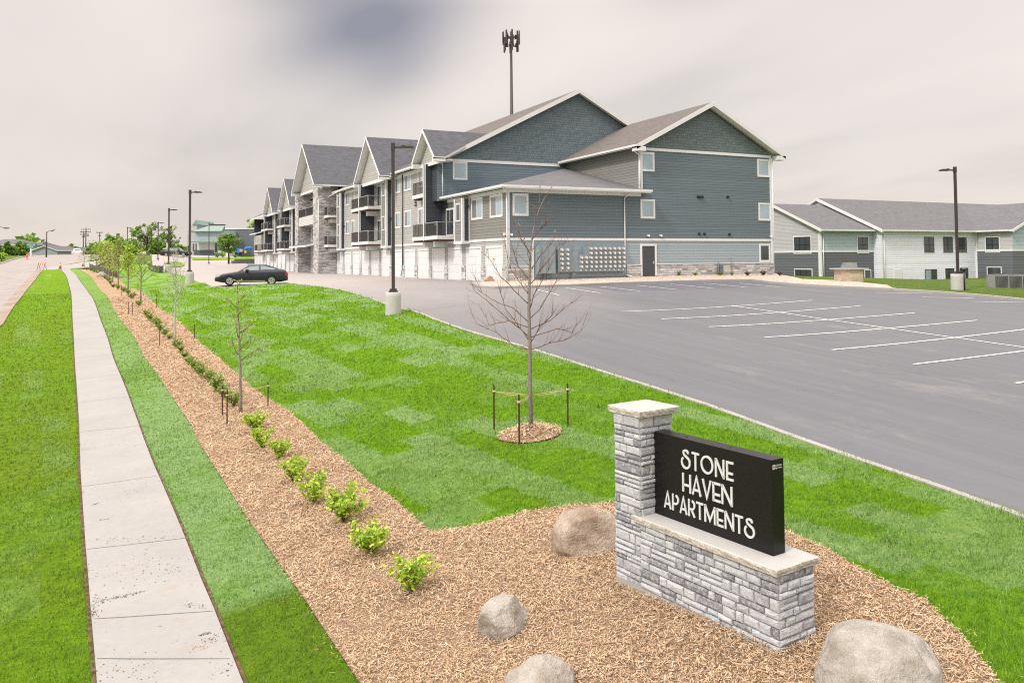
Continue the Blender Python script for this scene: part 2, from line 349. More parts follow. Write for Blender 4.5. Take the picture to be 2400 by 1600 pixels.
def ribbon(name, line, w, z0, z1, mat, kind='structure', side=1, parent=None):   # raised strip (kerb) along a world polyline
    L = np.array(line); T = np.gradient(L, axis=0); T /= np.linalg.norm(T, axis=1)[:, None]+1e-9; N = np.c_[-T[:, 1], T[:, 0]]*side
    A = L; Bp = L+N*w; mb = MB(); za = hgt(A[:, 0], A[:, 1]); zb = hgt(Bp[:, 0], Bp[:, 1])
    for i in range(len(L)-1):
        v = [(*A[i], za[i]+z0), (*A[i+1], za[i+1]+z0), (*A[i+1], za[i+1]+z1), (*A[i], za[i]+z1), (*Bp[i], zb[i]+z0), (*Bp[i+1], zb[i+1]+z0), (*Bp[i+1], zb[i+1]+z1), (*Bp[i], zb[i]+z1)]
        mb.add(v, [(0, 1, 2, 3), (3, 2, 6, 7), (7, 6, 5, 4)], 0)
    o = mb.build(name, mat, parent)
    if kind: o['kind'] = kind
    return o
def dline(P, step=.8):
    out = []
    for i in range(len(P)-1):
        a, b = np.array(P[i]), np.array(P[i+1]); k = max(1, int(np.linalg.norm(b-a)/step)); out += [tuple(a+(b-a)*j/k) for j in range(k)]
    return out+[tuple(P[-1])]
# ------------------------------------------------------------------ ground regions (traced on the photo, laid on the terrain)
SW_L = [(240, 1850), (226, 1600), (214, 1459), (199, 1268), (189, 1115), (185.6, 1000), (176, 860), (172.5, 790), (169.6, 739), (167, 688), (158, 655), (142, 630)]
SW_R = [(660, 1850), (562.6, 1600), (501, 1440), (469, 1364), (425, 1249), (360, 1096), (325, 1000), (276, 870), (252.6, 798), (229.6, 734), (204, 683), (183.7, 655), (163, 630)]
MU_L = [(1010, 1850), (834, 1600), (784.5, 1524), (708, 1406), (643, 1314), (574, 1214), (524, 1134), (471, 1050), (448, 1000), (385, 905), (319, 800), (268, 729), (235, 680.6), (217, 655), (187, 631)]
MU_R = [(206, 633), (240, 641), (255, 646), (280.6, 657.6), (303.6, 675.5), (349.5, 701), (370, 721), (398, 739), (428.6, 764.8), (459, 795), (526, 854), (598.6, 919), (671, 965), (717, 1003), (748, 1037.5), (805, 1083), (859, 1133), (931.6, 1183), (985, 1235), (1012, 1252), (1080, 1246), (1122, 1240), (1224, 1208), (1320, 1194), (1440, 1186)]
MU_R2 = [(1560, 1190), (1700, 1215), (1836, 1252), (1900, 1279), (1936, 1294), (2022, 1348), (2099, 1391), (2168, 1419), (2206, 1458), (2257, 1504), (2318, 1583), (2440, 1740), (2520, 1850)]
CURB = [(2900, 1380), (2680, 1300), (2400, 1216), (2173, 1135), (2011, 1080), (1849, 1022), (1655, 951), (1526, 909), (1332, 847), (1222, 813), (1093, 776), (1020, 750), (941, 725), (870, 700), (816, 684), (760, 674), (700, 668), (668, 665), (591, 670), (530, 675), (496, 673.6), (455, 656), (430, 646), (384, 640)]
LAWN_FAR = [(392, 633), (360, 624), (331, 619.5), (290, 622), (240, 627), (212, 628)]
CB_S = [(-5.2, -12), (-5.25, 8), (-5.3, 30), (-5.7, 46)]
CB = [(0, 760), (30, 715), (58, 680), (80, 655), (97, 634)]
swl, swr, mul, mur, mur2, curb, lfar = map(at2, (SW_L, SW_R, MU_L, MU_R, MU_R2, CURB, LAWN_FAR))
cb = CB_S+at2(CB); cb = [p for i, p in enumerate(cb) if i == 0 or p[1] > cb[i-1][1]+.3]
# base ground sheet to the horizon
def axis(lo, hi, c0, c1, st):
    v = list(np.arange(c0, c1+.1, st)); g = st
    x = c0
    while x > lo: g *= 1.35; x -= g; v.insert(0, x)
    g = st; x = c1
    while x < hi: g *= 1.35; x += g; v.append(x)
    return np.array(v)
gx = axis(-2500, 2500, -60, 125, 3.); gy = axis(-600, 3500, -27, 260, 3.)
XX, YY = np.meshgrid(gx, gy); ZZ = hgt(XX, YY)-.13; nx = len(gx); mb = MB()
mb.add(np.c_[XX.ravel(), YY.ravel(), ZZ.ravel()], [(j*nx+i, j*nx+i+1, (j+1)*nx+i+1, (j+1)*nx+i) for j in range(len(gy)-1) for i in range(nx-1)], 0, True)
def grassmat(name, kind, blades=False):
    t = NT(name); p = t.pos(); n1 = t.noise(p, .9, 5, .6); n2 = t.noise(p, 6, 4, .6); n3 = t.noise(p, .22, 3)
    bright = t.ramp(n2, [(.3, (.12, .3, .003)), (.7, (.25, .49, .01))]); pale = t.ramp(n2, [(.3, (.215, .41, .095)), (.7, (.39, .57, .215))])
    deep = t.ramp(n2, [(.3, (.13, .26, .01)), (.7, (.22, .38, .02))])
    if kind == 'lawn':      # sod rolls laid in staggered courses
        wv = t.n('VectorMath', {0: t.noise(p, 3.2, 6, .75, out=1), 3: .6}, operation='SCALE').outputs[0]
        v = t.n('VectorMath', {0: t.mp(p, (1, 1, 0), (0, 0, R(84))), 1: wv}, operation='ADD').outputs[0]
        b = t.n('TexBrick', {'Vector': v, 'Scale': 1., 'Brick Width': 1.7, 'Row Height': .66, 'Mortar Size': 0., 'Color1': (0, 0, 0), 'Color2': (1, 1, 1), 'Bias': 0.})
        f = t.math('ADD', t.math('MULTIPLY', b.outputs[0], .8), t.math('MULTIPLY', n1, .32))
        k = t.ramp(f, [(.46, 0.), (.55, .2), (.62, .62), (.74, .85), (.9, 1.)]); c = t.mix(k, bright, pale)
        c = t.mix(t.ramp(n3, [(.5, 0.), (.7, .45)]), c, deep)
    elif kind == 'verge':
        v = t.mp(p, (1, 1, 0), (0, 0, R(86)))
        b = t.n('TexBrick', {'Vector': v, 'Scale': 1., 'Brick Width': 6., 'Row Height': .62, 'Mortar Size': 0., 'Color1': (0, 0, 0), 'Color2': (1, 1, 1), 'Bias': -.3})
        k = t.ramp(t.math('ADD', t.math('MULTIPLY', b.outputs[0], .5), t.math('MULTIPLY', n1, .6)), [(.5, 0.), (.85, .9)])
        yel = t.ramp(n2, [(.3, (.14, .27, .006)), (.7, (.27, .43, .02))]); c = t.mix(k, yel, pale); c = t.mix(t.ramp(n3, [(.4, 0.), (.6, .6)]), c, bright)
    elif kind == 'strip':
        sep = t.n('SeparateXYZ', {0: p}); y = t.math('ADD', sep.outputs[1], t.math('MULTIPLY', n1, .25))
        k = t.ramp(t.math('DIVIDE', y, 60.), [(0., 1.), (.178, 1.), (.182, .0), (.5, .05), (.508, .5), (.535, .5), (.54, .1), (1., .5)])
        soft = t.ramp(t.math('ADD', n1, t.math('MULTIPLY', n3, .5)), [(.72, 0.), (.9, .45)])
        c = t.mix(k, t.mix(soft, t.ramp(n2, [(.3, (.26, .47, .14)), (.7, (.4, .6, .24))]), bright), deep)
    else:
        c = t.ramp(t.math('ADD', t.math('MULTIPLY', n1, .6), t.math('MULTIPLY', n2, .4)), [(.35, (.1, .17, .03)), (.65, (.17, .24, .045))])
    dry = t.ramp(t.noise(p, 1.7, 6, .8), [(.64, 0.), (.76, .5)]); c = t.mix(dry, c, (.35, .33, .16))
    if blades:
        r = t.n('NewGeometry').outputs['Random Per Island']; c = t.mix(t.math('MULTIPLY', r, .55), c, t.mix(.5, c, (.5, .62, .3)))
        c = t.mix(t.math('MULTIPLY', t.n('TexWhiteNoise', {'W': r}, noise_dimensions='1D').outputs[0], .45), c, (.03, .08, .005), 'MIX')
        cl = t.ramp(t.noise(t.mp(p, (1, 2.2, 1), (0, 0, .5)), 5.5, 4, .7), [(.36, .75), (.52, 0.)]); c = t.mix(cl, c, t.mix(.72, c, (.02, .05, .003)))  # darker clumps: shade among the blades painted into the colour
        d = t.n('BsdfTranslucent', {'Color': c}); t.out(c, .7, None, .15)
        m = t.n('MixShader', {0: .3}); t.t.links.new(t.b.outputs[0], m.inputs[1]); t.t.links.new(d.outputs[0], m.inputs[2]); t.t.links.new(m.outputs[0], t.o.inputs[0]); return t.mat
    h = t.math('ADD', t.noise(p, 22, 4, .8), t.math('MULTIPLY', t.noise(p, 70, 2, .8), .7))
    return t.out(t.mix(t.ramp(t.noise(p, 30, 4, .8), [(.35, .55), (.6, 0.)]), c, t.mix(.6, c, (.01, .03, .002))), .9, t.bump(h, 1., .08), .1)
for k in ('lawn', 'verge', 'strip', 'far'):
    M['g_'+k] = grassmat('grass_'+k, k)
    if k != 'far': M['b_'+k] = grassmat('blades_'+k, k, True)
ground = mb.build('ground', M['g_far']); ground['kind'] = 'structure'
lawnpoly = mur+mur2[::1]+[(14, -6)]+curb+lfar
lawnpoly = mur[:]+mur2+[(9.5, -4), (22, -6)]+curb+lfar
strippoly = swr+[at(187, 631)[:2]]+mul[::-1][1:]
vergepoly = cb+swl[::-1]+[(-.2, -12)]
def lbump(co): return (np.sin(co[:, 0]*2.1+co[:, 1]*.7)*np.sin(co[:, 1]*1.7)*.012)
sheet('lawn', lawnpoly, M['g_lawn'], .05, 1.1, bumpfn=lbump)
sheet('grass_strip', strippoly, M['g_strip'], .05, .7)
sheet('verge_lawn', vergepoly, M['g_verge'], .05, .9)
mulchpoly = mul+mur+mur2+[(8.6, -3), (4, -6)]
MULM = None
def mulchmat(name, isl):
    t = NT(name); p = t.pos()
    if isl:
        r = t.n('NewGeometry').outputs['Random Per Island']
        c = t.ramp(r, [(0., (.22, .14, .085)), (.06, (.38, .25, .145)), (.4, (.5, .355, .22)), (.8, (.6, .455, .3)), (1., (.69, .58, .45))])
        c = t.mix(t.math('MULTIPLY', t.noise(p, .5, 4), .4), c, (.5, .35, .235))
        return t.out(c, .85, None, .15)
    f = t.noise(t.mp(p, (1, 2.6, 1), (0, 0, .6)), 26, 5, .8)
    c = t.ramp(f, [(.3, (.25, .16, .1)), (.5, (.42, .29, .19)), (.7, (.56, .42, .29))])
    return t.out(c, .9, t.bump(f, 1., .05), .1)
M['mulch'] = mulchmat('shredded_wood_mulch', False); M['chip'] = mulchmat('wood_chips', True)
sheet('mulch_bed', mulchpoly, M['mulch'], .06, .9)
M['soil'] = plain('brown_soil', (.13, .085, .055), .95, .1, var=.4, nscale=9)
tb = at(1244, 1023)
ring = [(tb[0]+.64*math.cos(a)*(1+.07*math.sin(3*a)), tb[1]+.62*math.sin(a)) for a in np.linspace(0, 2*math.pi, 28, endpoint=False)]
sheet('tree_mulch_ring', ring, M['mulch'], .075, .2, bumpfn=lambda co: np.clip(.16-.3*np.hypot(co[:, 0]-tb[0], co[:, 1]-tb[1]), 0, .2))
for nm_, ln_, sd_ in (('soil_edge', swl, 1), ('soil_edge', swr, -1)): ribbon(nm_, dline([p for p in ln_], .35), .05, .03, .062, M['soil'], side=sd_)
sheet('sidewalk', swl+swr[::-1], M['walk'], .085, .9, skirt=.12)
# expansion joints cut across the walk: thin dark slots every 1.5 m (each panel joint follows the walk's own direction)
mj = MB()
for a, b in (((214, 1466), (505, 1447)), ((199, 1300), (445, 1272)), ((191, 1150), (372, 1124)), ((222, 1560), (545, 1561)), ((185, 1020), (332, 1004)), ((181, 950), (300, 935)), ((178, 895), (282, 882)), ((175, 845), (266, 834)), ((173, 800), (250, 793)), ((171, 765), (239, 760)), ((169, 735), (228, 731)), ((168, 708), (216, 706))):
    P, Q = at(*a), at(*b); d = (Q-P)/np.linalg.norm(Q-P); n = np.array([-d[1], d[0], 0])*.007; up = np.array([0, 0, .0885])
    P = P+d*.03; Q = Q-d*.03; mj.add([P-n+up, Q-n+up, Q+n+up, P+n+up], [(0, 1, 2, 3)])
o = mj.build('sidewalk_joints', plain('dark_joint', (.25, .235, .22), .95)); o['kind'] = 'structure'
# soil and crumbs scattered on the walk
def crumbs(cl):
    C_ = []
    for (x, y), (x2, y2), n_, s_ in cl:
        A_, B_ = at(x, y), at(x2, y2); f_ = rng.random(n_)[:, None]; C_.append(A_[None, :2]+(B_-A_)[None, :2]*f_+rng.normal(size=(n_, 2))*s_)
    Q_ = np.vstack(C_); Q_ = Q_[inside(Q_, swl+swr[::-1])]; n_ = len(Q_); a_ = rng.random(n_)*6.28; l_ = (.003+.012*rng.random(n_)**3)[:, None]; d_ = np.c_[np.cos(a_), np.sin(a_), 0*a_]*l_; s_2 = np.c_[-np.sin(a_), np.cos(a_), 0*a_]*l_*.6; b_ = np.c_[Q_, hgt(Q_[:, 0], Q_[:, 1])+.0895]
    o = npmesh('soil_crumbs', np.stack([b_-d_, b_-s_2, b_+d_, b_+s_2], 1), 4, M['soil'], kind='stuff'); o['label'] = 'brown soil crumbs and grit scattered on the sidewalk'
crumbs([((222, 1425), (330, 1403), 260, .035), ((218, 1460), (222, 1415), 150, .04), ((440, 1550), (520, 1500), 160, .05), ((430, 1430), (480, 1440), 90, .03), ((470, 1505), (495, 1500), 90, .015), ((230, 1580), (560, 1590), 260, .15), ((210, 1350), (450, 1350), 260, .25), ((195, 1150), (380, 1150), 260, .5), ((200, 1280), (430, 1270), 150, .06), ((188, 1060), (340, 1050), 120, .3), ((235, 1230), (260, 1226), 50, .015), ((215, 1195), (230, 1190), 50, .02)])
# parking lot / drive
gbed_px = [(2098, 681), (1953, 674.6), (1860, 669), (1800, 664), (1762, 658.6), (1645, 660.5), (1500, 665), (1440, 667), (1350, 671), (1250, 674.5), (1160, 677), (1120, 675), (1099, 666)]
gb = at2(gbed_px)
X0, Y0 = 23.24, 48.23
rlc = at2([(2098, 681), (2200, 687), (2300, 695), (2400, 705), (2560, 722)])
lot = curb[::-1][8:]+[(30, -25), (140, -25), (140, 60), (60, 60), (48, 49), (24, 49), (24, 72)]
lot = [tuple(p) for p in lot]
lot = curb+[(5.5, 75), (4.5, 92), (4, 108), (7, 200), (26, 200), (26, 49), (48, 49), (60, 60), (140, 60), (140, -25), (24, -25)]
sheet('parking_lot', lot, M['asphalt'], 0., 1.4)
def kerb(name, line, w=.16, z=.12, side=1, mat='conc'):
    return ribbon(name, dline(line, .8), w, -.1, z, M[mat], side=side)
kerb('lawn_kerb', curb, .12, .075, 1)
# gravel bed in front of the gable wall
def gravelmat():
    t = NT('river_gravel'); p = t.pos(); v = t.n('TexVoronoi', {'Vector': p, 'Scale': 11.})
    c = t.ramp(t.n('SeparateXYZ', {0: v.outputs['Color']}).outputs[0], [(0., (.34, .25, .19)), (.5, (.55, .46, .38)), (1., (.72, .68, .62))])
    c = t.mix(t.ramp(v.outputs['Distance'], [(.5, 0.), (.8, .7)]), c, (.14, .1, .08))
    return t.out(c, .8, t.bump(t.math('SUBTRACT', 1., v.outputs['Distance']), .8, .05), .3)
M['gravel'] = gravelmat()
bedback = [(23.0, 48.6), (47.5, 48.6)]+at2([(1880, 657), (1960, 660), (2010, 664), (2062, 668)])
bed = gb[::-1]+at2([(2062, 668)])+[bedback[4], bedback[3], bedback[2], (47.5, 48.9), (23.3, 48.9)]
bed = gb[::-1]+[tuple(p) for p in at2([(2078, 671), (2010, 664), (1960, 660), (1880, 657)])]+[(47.5, 49.2), (23.4, 49.2)]
sheet('gravel_bed', bed, M['gravel'], .1, .8)
ribbon('bed_kerb', dline(gb[::-1], .6), .45, -.1, .13, M['conc'], side=1)
# right-hand lawn behind the lot
rl = rlc+[(140, 40), (140, 120), (60, 120), (49, 62), (48.5, 52)]+at2([(1880, 657), (1960, 660), (2010, 664), (2078, 671)])
sheet('side_lawn', rl, M['g_far'], .06, 2.)
ribbon('side_kerb', dline(rlc, .8), .3, -.1, .13, M['conc'], side=-1)
for pl0 in ([(448, 604.5), (540, 603.5), (640, 602.5), (640, 607), (540, 608.5), (452, 610)], [(384, 618), (394, 614), (420, 614.5), (433, 622), (424, 626), (398, 627)]):
    sheet('lawn_island', at2(pl0), M['g_verge'], .09, 1.5)
# markings
mk = MB()
def stripe(P, Q, w=.1, lift=.006):
    P, Q = np.array(P[:2], float), np.array(Q[:2], float); d = (Q-P)/np.linalg.norm(Q-P); n = np.array([-d[1], d[0]])*w/2; k = max(1, int(np.linalg.norm(Q-P)/1.2))
    L = [P+(Q-P)*i/k for i in range(k+1)]; A = np.array([l-n for l in L]+[l+n for l in L]); z = hgt(A[:, 0], A[:, 1])+lift+.007
    mk.add(np.c_[A, z], [(i, i+1, k+1+i+1, k+1+i) for i in range(k)], 0)
S = 1/.98
for a, b in (((1428, 716), (1866, 690)), ((1519, 733), (1976, 703)), ((1629, 751), (2101, 719)), ((1756, 775), (2244, 736))): stripe(at(a[0]*S, a[1]*S), at(b[0]*S, b[1]*S))
p5, q5 = at(1910*S, 804*S), at(2352*S, 757*S); d5 = (q5-p5)/np.linalg.norm(q5-p5); stripe(p5, p5+d5*11)
p6 = at(2099*S, 837*S); stripe(p6, p6+d5*11); p7 = p6+np.array([.03, -2.75, 0]); stripe(p7, p7+d5*11); stripe(p7+np.array([.03, -2.75, 0]), p7+d5*11+np.array([.03, -2.75, 0]))
c1, c2 = at(1680*S, 702*S), at(2352*S, 798*S); stripe(c1, c2+(c2-c1)*.35)
for a, b in (((1255, 678), (1310, 692)), ((1326, 675), (1407, 687)), ((1407, 672), (1500.5, 682.6)), ((1491, 669), (1588, 679)), ((1571, 666), (1672, 676)), ((1649, 664), (1752.6, 674)), ((1733, 664), (1827, 673)), ((2053, 686), (2186, 688)), ((2160, 697), (2283, 699)), ((2273, 707), (2400, 709))): stripe(at(*a), at(*b))
o = mk.build('parking_markings', M['paint']); o['kind'] = 'structure'
# street
fcb = [(-16, -12), (-16, 30), (-16, 60), (-16.4, 100), (-17, 140), (-16.5, 160), (-15, 180), (-11, 215), (-4, 250)]
ncb = cb+[(-8.0, 125), (-6.2, 140), (-3.6, 158), (-1.5, 180), (2, 215), (8, 245)]
sheet('street', ncb+fcb[::-1], M['street'], 0., 2.5)
ribbon('street_gutter', dline(cb, .8), .55, -.1, .03, M['gutter'], side=1)
ribbon('street_kerb', dline([(x+.02, y) for x, y in cb], .8), .15, -.1, .1, M['gutter'], side=-1)
ribbon('far_street_kerb', dline(fcb, 2.), .3, -.1, .13, M['conc'], side=1)
ap = at2([(97, 634), (146, 631), (185, 629), (214, 628), (228, 622), (255, 611), (200, 614), (150, 622), (110, 628)])
sheet('driveway_apron', ap, M['conc'], .05, 1.5)
fw = [(-19, 20), (-19, 60), (-19.4, 100), (-20, 140), (-19.5, 162)]
sheet('far_sidewalk', fw+[(x-1.5, y) for x, y in fw[::-1]], M['walk'], .05, 2.)
sheet('far_verge', fcb[1:6]+[(x, y) for x, y in fw[::-1]], M['g_far'], .03, 2.)
# ------------------------------------------------------------------ scattered blades and chips
def scatter(poly, k, r0, r1, th0, th1):
    n = int(k*(th1-th0)*math.log(r1/r0)); r = r0*np.exp(rng.random(n)*math.log(r1/r0)); th = th0+rng.random(n)*(th1-th0)
    P = np.c_[r*np.sin(th), r*np.cos(th)]; m = inside(P, poly); return P[m], r[m]
def blades(name, poly, mat, k, r0, r1, lab, hgt0=.055, w0=.0045, lift=.05, th=(-.62, 1.25), tilt=.5):
    P, r = scatter(poly, k, r0, r1, *th); n = len(P)
    z = hgt(P[:, 0], P[:, 1])+lift; a = rng.random(n)*2*math.pi
    w = w0*(r/8)**.95*(.7+.6*rng.random(n)); h = hgt0*(.5+.8*rng.random(n))*np.clip((r/14)**.3, .9, 1.3); b = np.c_[P, z]
    cl = np.sin(P[:, 0]*3.1+1.3*np.sin(P[:, 1]*2.3))*np.cos(P[:, 1]*2.7); h *= 1+.45*cl
    d = np.c_[np.cos(a), np.sin(a), 0*a]; la = rng.random(n)*2*math.pi; lean = np.c_[np.cos(la), np.sin(la), 0*la]*(h*tilt*(.4+rng.random(n)))[:, None]
    V = np.stack([b-d*w[:, None], b+d*w[:, None], b+lean+np.c_[0*h, 0*h, h]], 1)
    o = npmesh(name, V, 3, mat, kind='stuff'); o['label'] = lab; return o
blades('grass', lawnpoly, M['b_lawn'], 125000, 6, 62, 'thick green sod grass of the lawn')
blades('grass', strippoly, M['b_strip'], 125000, 6, 60, 'soft bluish grass between sidewalk and mulch', .045)
blades('grass', vergepoly, M['b_verge'], 110000, 7, 70, 'yellow green grass between street and sidewalk', .05)
def chips(name, poly, k, r0, r1, lab, lift=.07, th=(-.62, 1.3), zf=None, sc0=1.):
    P, r = scatter(poly, k, r0, r1, *th); n = len(P); z = hgt(P[:, 0], P[:, 1])+lift+rng.random(n)*.025+.02*np.sin(P[:, 0]*2.3+np.sin(P[:, 1]*1.9))*np.sin(P[:, 1]*2.9)
    if zf is not None: z = z+zf(P)
    sz = np.clip((r/9)**.75, .9, 4)*sc0; L = (.007+.036*rng.random(n)**2.8)*sz; w = (.0018+.0036*rng.random(n)+.006*(rng.random(n) > .97))*sz; a = rng.random(n)*2*math.pi; e = (rng.random(n)-.5)*1.1; ro = (rng.random(n)-.5)*1.2
    d = np.c_[np.cos(a)*np.cos(e), np.sin(a)*np.cos(e), np.sin(e)]*L[:, None]; s = np.c_[-np.sin(a)*np.cos(ro), np.cos(a)*np.cos(ro), np.sin(ro)]*w[:, None]; b = np.c_[P, z]
    V = np.stack([b-d-s*.6, b+d-s, b+d*.9+s*.5, b-d+s], 1); o = npmesh(name, V, 4, M['chip'], kind='stuff'); o['label'] = lab; return o
chips('mulch_chips', mulchpoly, 300000, 4.5, 60, 'light brown shredded wood mulch in the planting bed')
Pm_ = []
for ln_ in (mur+mur2, mul):
    A_ = np.array(dline(ln_, .25)); A_ = A_[(np.hypot(A_[:, 0], A_[:, 1]) < 40)]; Pm_.append(np.repeat(A_, 9, 0)+rng.normal(size=(len(A_)*9, 2))*.09)
Pm_ = np.vstack(Pm_); z_ = hgt(Pm_[:, 0], Pm_[:, 1])+.085; n_ = len(Pm_); a_ = rng.random(n_)*6.28; l_ = (.008+.03*rng.random(n_)**2)[:, None]; d_ = np.c_[np.cos(a_), np.sin(a_), .2*rng.normal(size=n_)]*l_; s_v = np.c_[-np.sin(a_), np.cos(a_), 0*a_]*.005; b_ = np.c_[Pm_, z_]
o = npmesh('stray_mulch', np.stack([b_-d_, b_+d_-s_v, b_+d_, b_-d_+s_v], 1), 4, M['chip'], kind='stuff'); o['label'] = 'stray wood chips spilled along the bed edge'
chips('mulch_chips', ring, 300000, 12, 20, 'reddish mulch chips ringing the bare young tree', .08, zf=lambda P: np.clip(.16-.3*np.hypot(P[:, 0]-tb[0], P[:, 1]-tb[1]), 0, .2), sc0=1.3)
P, r = scatter(bed, 40000, 38, 90, .3, 1.1); n = len(P); z = hgt(P[:, 0], P[:, 1])+.11; a = rng.random(n)*6.28; w = .05+.07*rng.random(n)
# ------------------------------------------------------------------ world and sun
w = bpy.data.worlds.new('World'); sc.world = w; w.use_nodes = True; t = w.node_tree; t.nodes.clear(); N = t.nodes.new; Lk = t.links.new
out = N('ShaderNodeOutputWorld'); bg = N('ShaderNodeBackground'); sky = N('ShaderNodeTexSky'); sky.sky_type = 'NISHITA'; sky.sun_disc = False
SUN_EL, SUN_AZ = 46, 252      # compass-like azimuth from +Y clockwise
sky.sun_elevation = R(SUN_EL); sky.sun_rotation = R(SUN_AZ); sky.dust_density = 3.
geo = N('ShaderNodeTexCoord'); sep = N('ShaderNodeSeparateXYZ'); Lk(geo.outputs['Generated'], sep.inputs[0])
def mth(op, a, b=0., clamp=False):
    n = N('ShaderNodeMath'); n.operation = op; n.use_clamp = clamp
    for i, v in enumerate((a, b)):
        if isinstance(v, bpy.types.NodeSocket): Lk(v, n.inputs[i])
        else: n.inputs[i].default_value = v
    return n.outputs[0]
# cloud deck: project the view direction onto a plane overhead so streaks run and converge like a real stratus layer
zz = mth('ADD', mth('MAXIMUM', sep.outputs[2], 0.), .16)
cv = N('ShaderNodeCombineXYZ'); Lk(mth('DIVIDE', sep.outputs[0], zz), cv.inputs[0]); Lk(mth('DIVIDE', sep.outputs[1], zz), cv.inputs[1])
mpn = N('ShaderNodeMapping'); Lk(cv.outputs[0], mpn.inputs[0]); mpn.inputs['Rotation'].default_value = (0, 0, R(-28)); mpn.inputs['Scale'].default_value = (.75, .3, 1); mpn.inputs['Location'].default_value = (.35, .9, 0)
ns = N('ShaderNodeTexNoise'); Lk(mpn.outputs[0], ns.inputs[0]); ns.inputs['Scale'].default_value = .8; ns.inputs['Detail'].default_value = 5.; ns.inputs['Roughness'].default_value = .48
rp = N('ShaderNodeValToRGB'); Lk(ns.outputs[0], rp.inputs[0]); e = rp.color_ramp.elements
e[0].position = .36; e[0].color = (.6, .545, .51, 1); e[1].position = .6; e[1].color = (.86, .77, .7, 1); el = e.new(.45); el.color = (.74, .67, .62, 1)
# one thin opening in the deck where blue-grey shows
def gap(az, elv, sa, se, rot=0):
    d = np.array([math.sin(az)*math.cos(elv), math.cos(az)*math.cos(elv), math.sin(elv)])
    x = np.array([math.cos(az), -math.sin(az), 0]); y = np.cross(x, d)*-1
    x, y = math.cos(rot)*x+math.sin(rot)*y, -math.sin(rot)*x+math.cos(rot)*y
    def dot(v):
        n = N('ShaderNodeVectorMath'); n.operation = 'DOT_PRODUCT'; Lk(geo.outputs['Generated'], n.inputs[0]); n.inputs[1].default_value = tuple(v); return n.outputs['Value']
    a = mth('DIVIDE', dot(x), sa); b = mth('DIVIDE', dot(y), se); q = mth('ADD', mth('MULTIPLY', a, a), mth('MULTIPLY', b, b))
    front = mth('GREATER_THAN', dot(d), 0.); q = mth('MULTIPLY', q, -1.); return mth('MULTIPLY', mth('POWER', 2.718, q), front)
def azel(px, py): v = ray(px, py); v = v/np.linalg.norm(v); return math.atan2(v[0], v[1]), math.asin(v[2])
a1, e1 = azel(870, 60); a2, e2 = azel(1620, -60); a3, e3 = azel(930, 175); a4, e4 = azel(500, 470); a5, e5 = azel(720, -30)
wob = mth('MULTIPLY', ns.outputs[0], 1.5)
g = mth('ADD', mth('MULTIPLY', gap(a1, e1, .125, .05, R(-20)), 1.15), mth('MULTIPLY', gap(a3, e3, .07, .035, R(-25)), .5))
g = mth('ADD', g, mth('MULTIPLY', gap(a2, e2, .09, .05), .3)); g = mth('ADD', g, mth('MULTIPLY', gap(a4, e4, .22, .03, R(-6)), .16)); g = mth('ADD', g, mth('MULTIPLY', gap(a5, e5, .09, .03, R(-10)), .55))
g = mth('MULTIPLY', g, wob); g = mth('MINIMUM', g, .88)
mx = N('ShaderNodeMix'); mx.data_type = 'RGBA'; Lk(g, mx.inputs[0]); Lk(rp.outputs[0], mx.inputs[6]); mx.inputs[7].default_value = (.21, .215, .265, 1)
# overcast brightness rises towards the zenith (CIE overcast): neutral overhead
up = mth('MAXIMUM', mth('SUBTRACT', sep.outputs[2], .3), 0.); gain = mth('ADD', 1., mth('MULTIPLY', up, 4.2))
hz = N('ShaderNodeMix'); hz.data_type = 'RGBA'; Lk(mth('MULTIPLY', mth('SUBTRACT', 1., mth('MULTIPLY', mth('MAXIMUM', sep.outputs[2], 0.), 7.), True), .6), hz.inputs[0]); Lk(mx.outputs[2], hz.inputs[6]); hz.inputs[7].default_value = (.84, .75, .685, 1)
sc2 = N('ShaderNodeVectorMath'); sc2.operation = 'SCALE'; Lk(hz.outputs[2], sc2.inputs[0]); Lk(gain, sc2.inputs[3])
sk2 = N('ShaderNodeVectorMath'); sk2.operation = 'SCALE'; Lk(sky.outputs[0], sk2.inputs[0]); sk2.inputs[3].default_value = .02
ad = N('ShaderNodeVectorMath'); ad.operation = 'ADD'; Lk(sc2.outputs[0], ad.inputs[0]); Lk(sk2.outputs[0], ad.inputs[1])
Lk(ad.outputs[0], bg.inputs['Color']); bg.inputs['Strength'].default_value = 1.; Lk(bg.outputs[0], out.inputs[0])
sun = bpy.data.lights.new('sun', 'SUN'); sun.energy = 2.55; sun.angle = R(10); sun.color = (1, .95, .88)
so = bpy.data.objects.new('sun', sun); COL.objects.link(so)
sd = Vector((math.sin(R(SUN_AZ))*math.cos(R(SUN_EL)), math.cos(R(SUN_AZ))*math.cos(R(SUN_EL)), math.sin(R(SUN_EL)))); so.rotation_euler = sd.to_track_quat('Z', 'Y').to_euler()
sc.view_settings.view_transform = 'Standard'; sc.view_settings.look = 'None'; sc.view_settings.gamma = 1; sc.view_settings.exposure = 0.
sc.cycles.use_denoising = False; sc.cycles.pixel_filter_type = 'BLACKMAN_HARRIS'; sc.cycles.filter_width = 1.15; sc.cycles.max_bounces = 6; sc.cycles.diffuse_bounces = 3; sc.cycles.glossy_bounces = 3; sc.cycles.transparent_max_bounces = 6
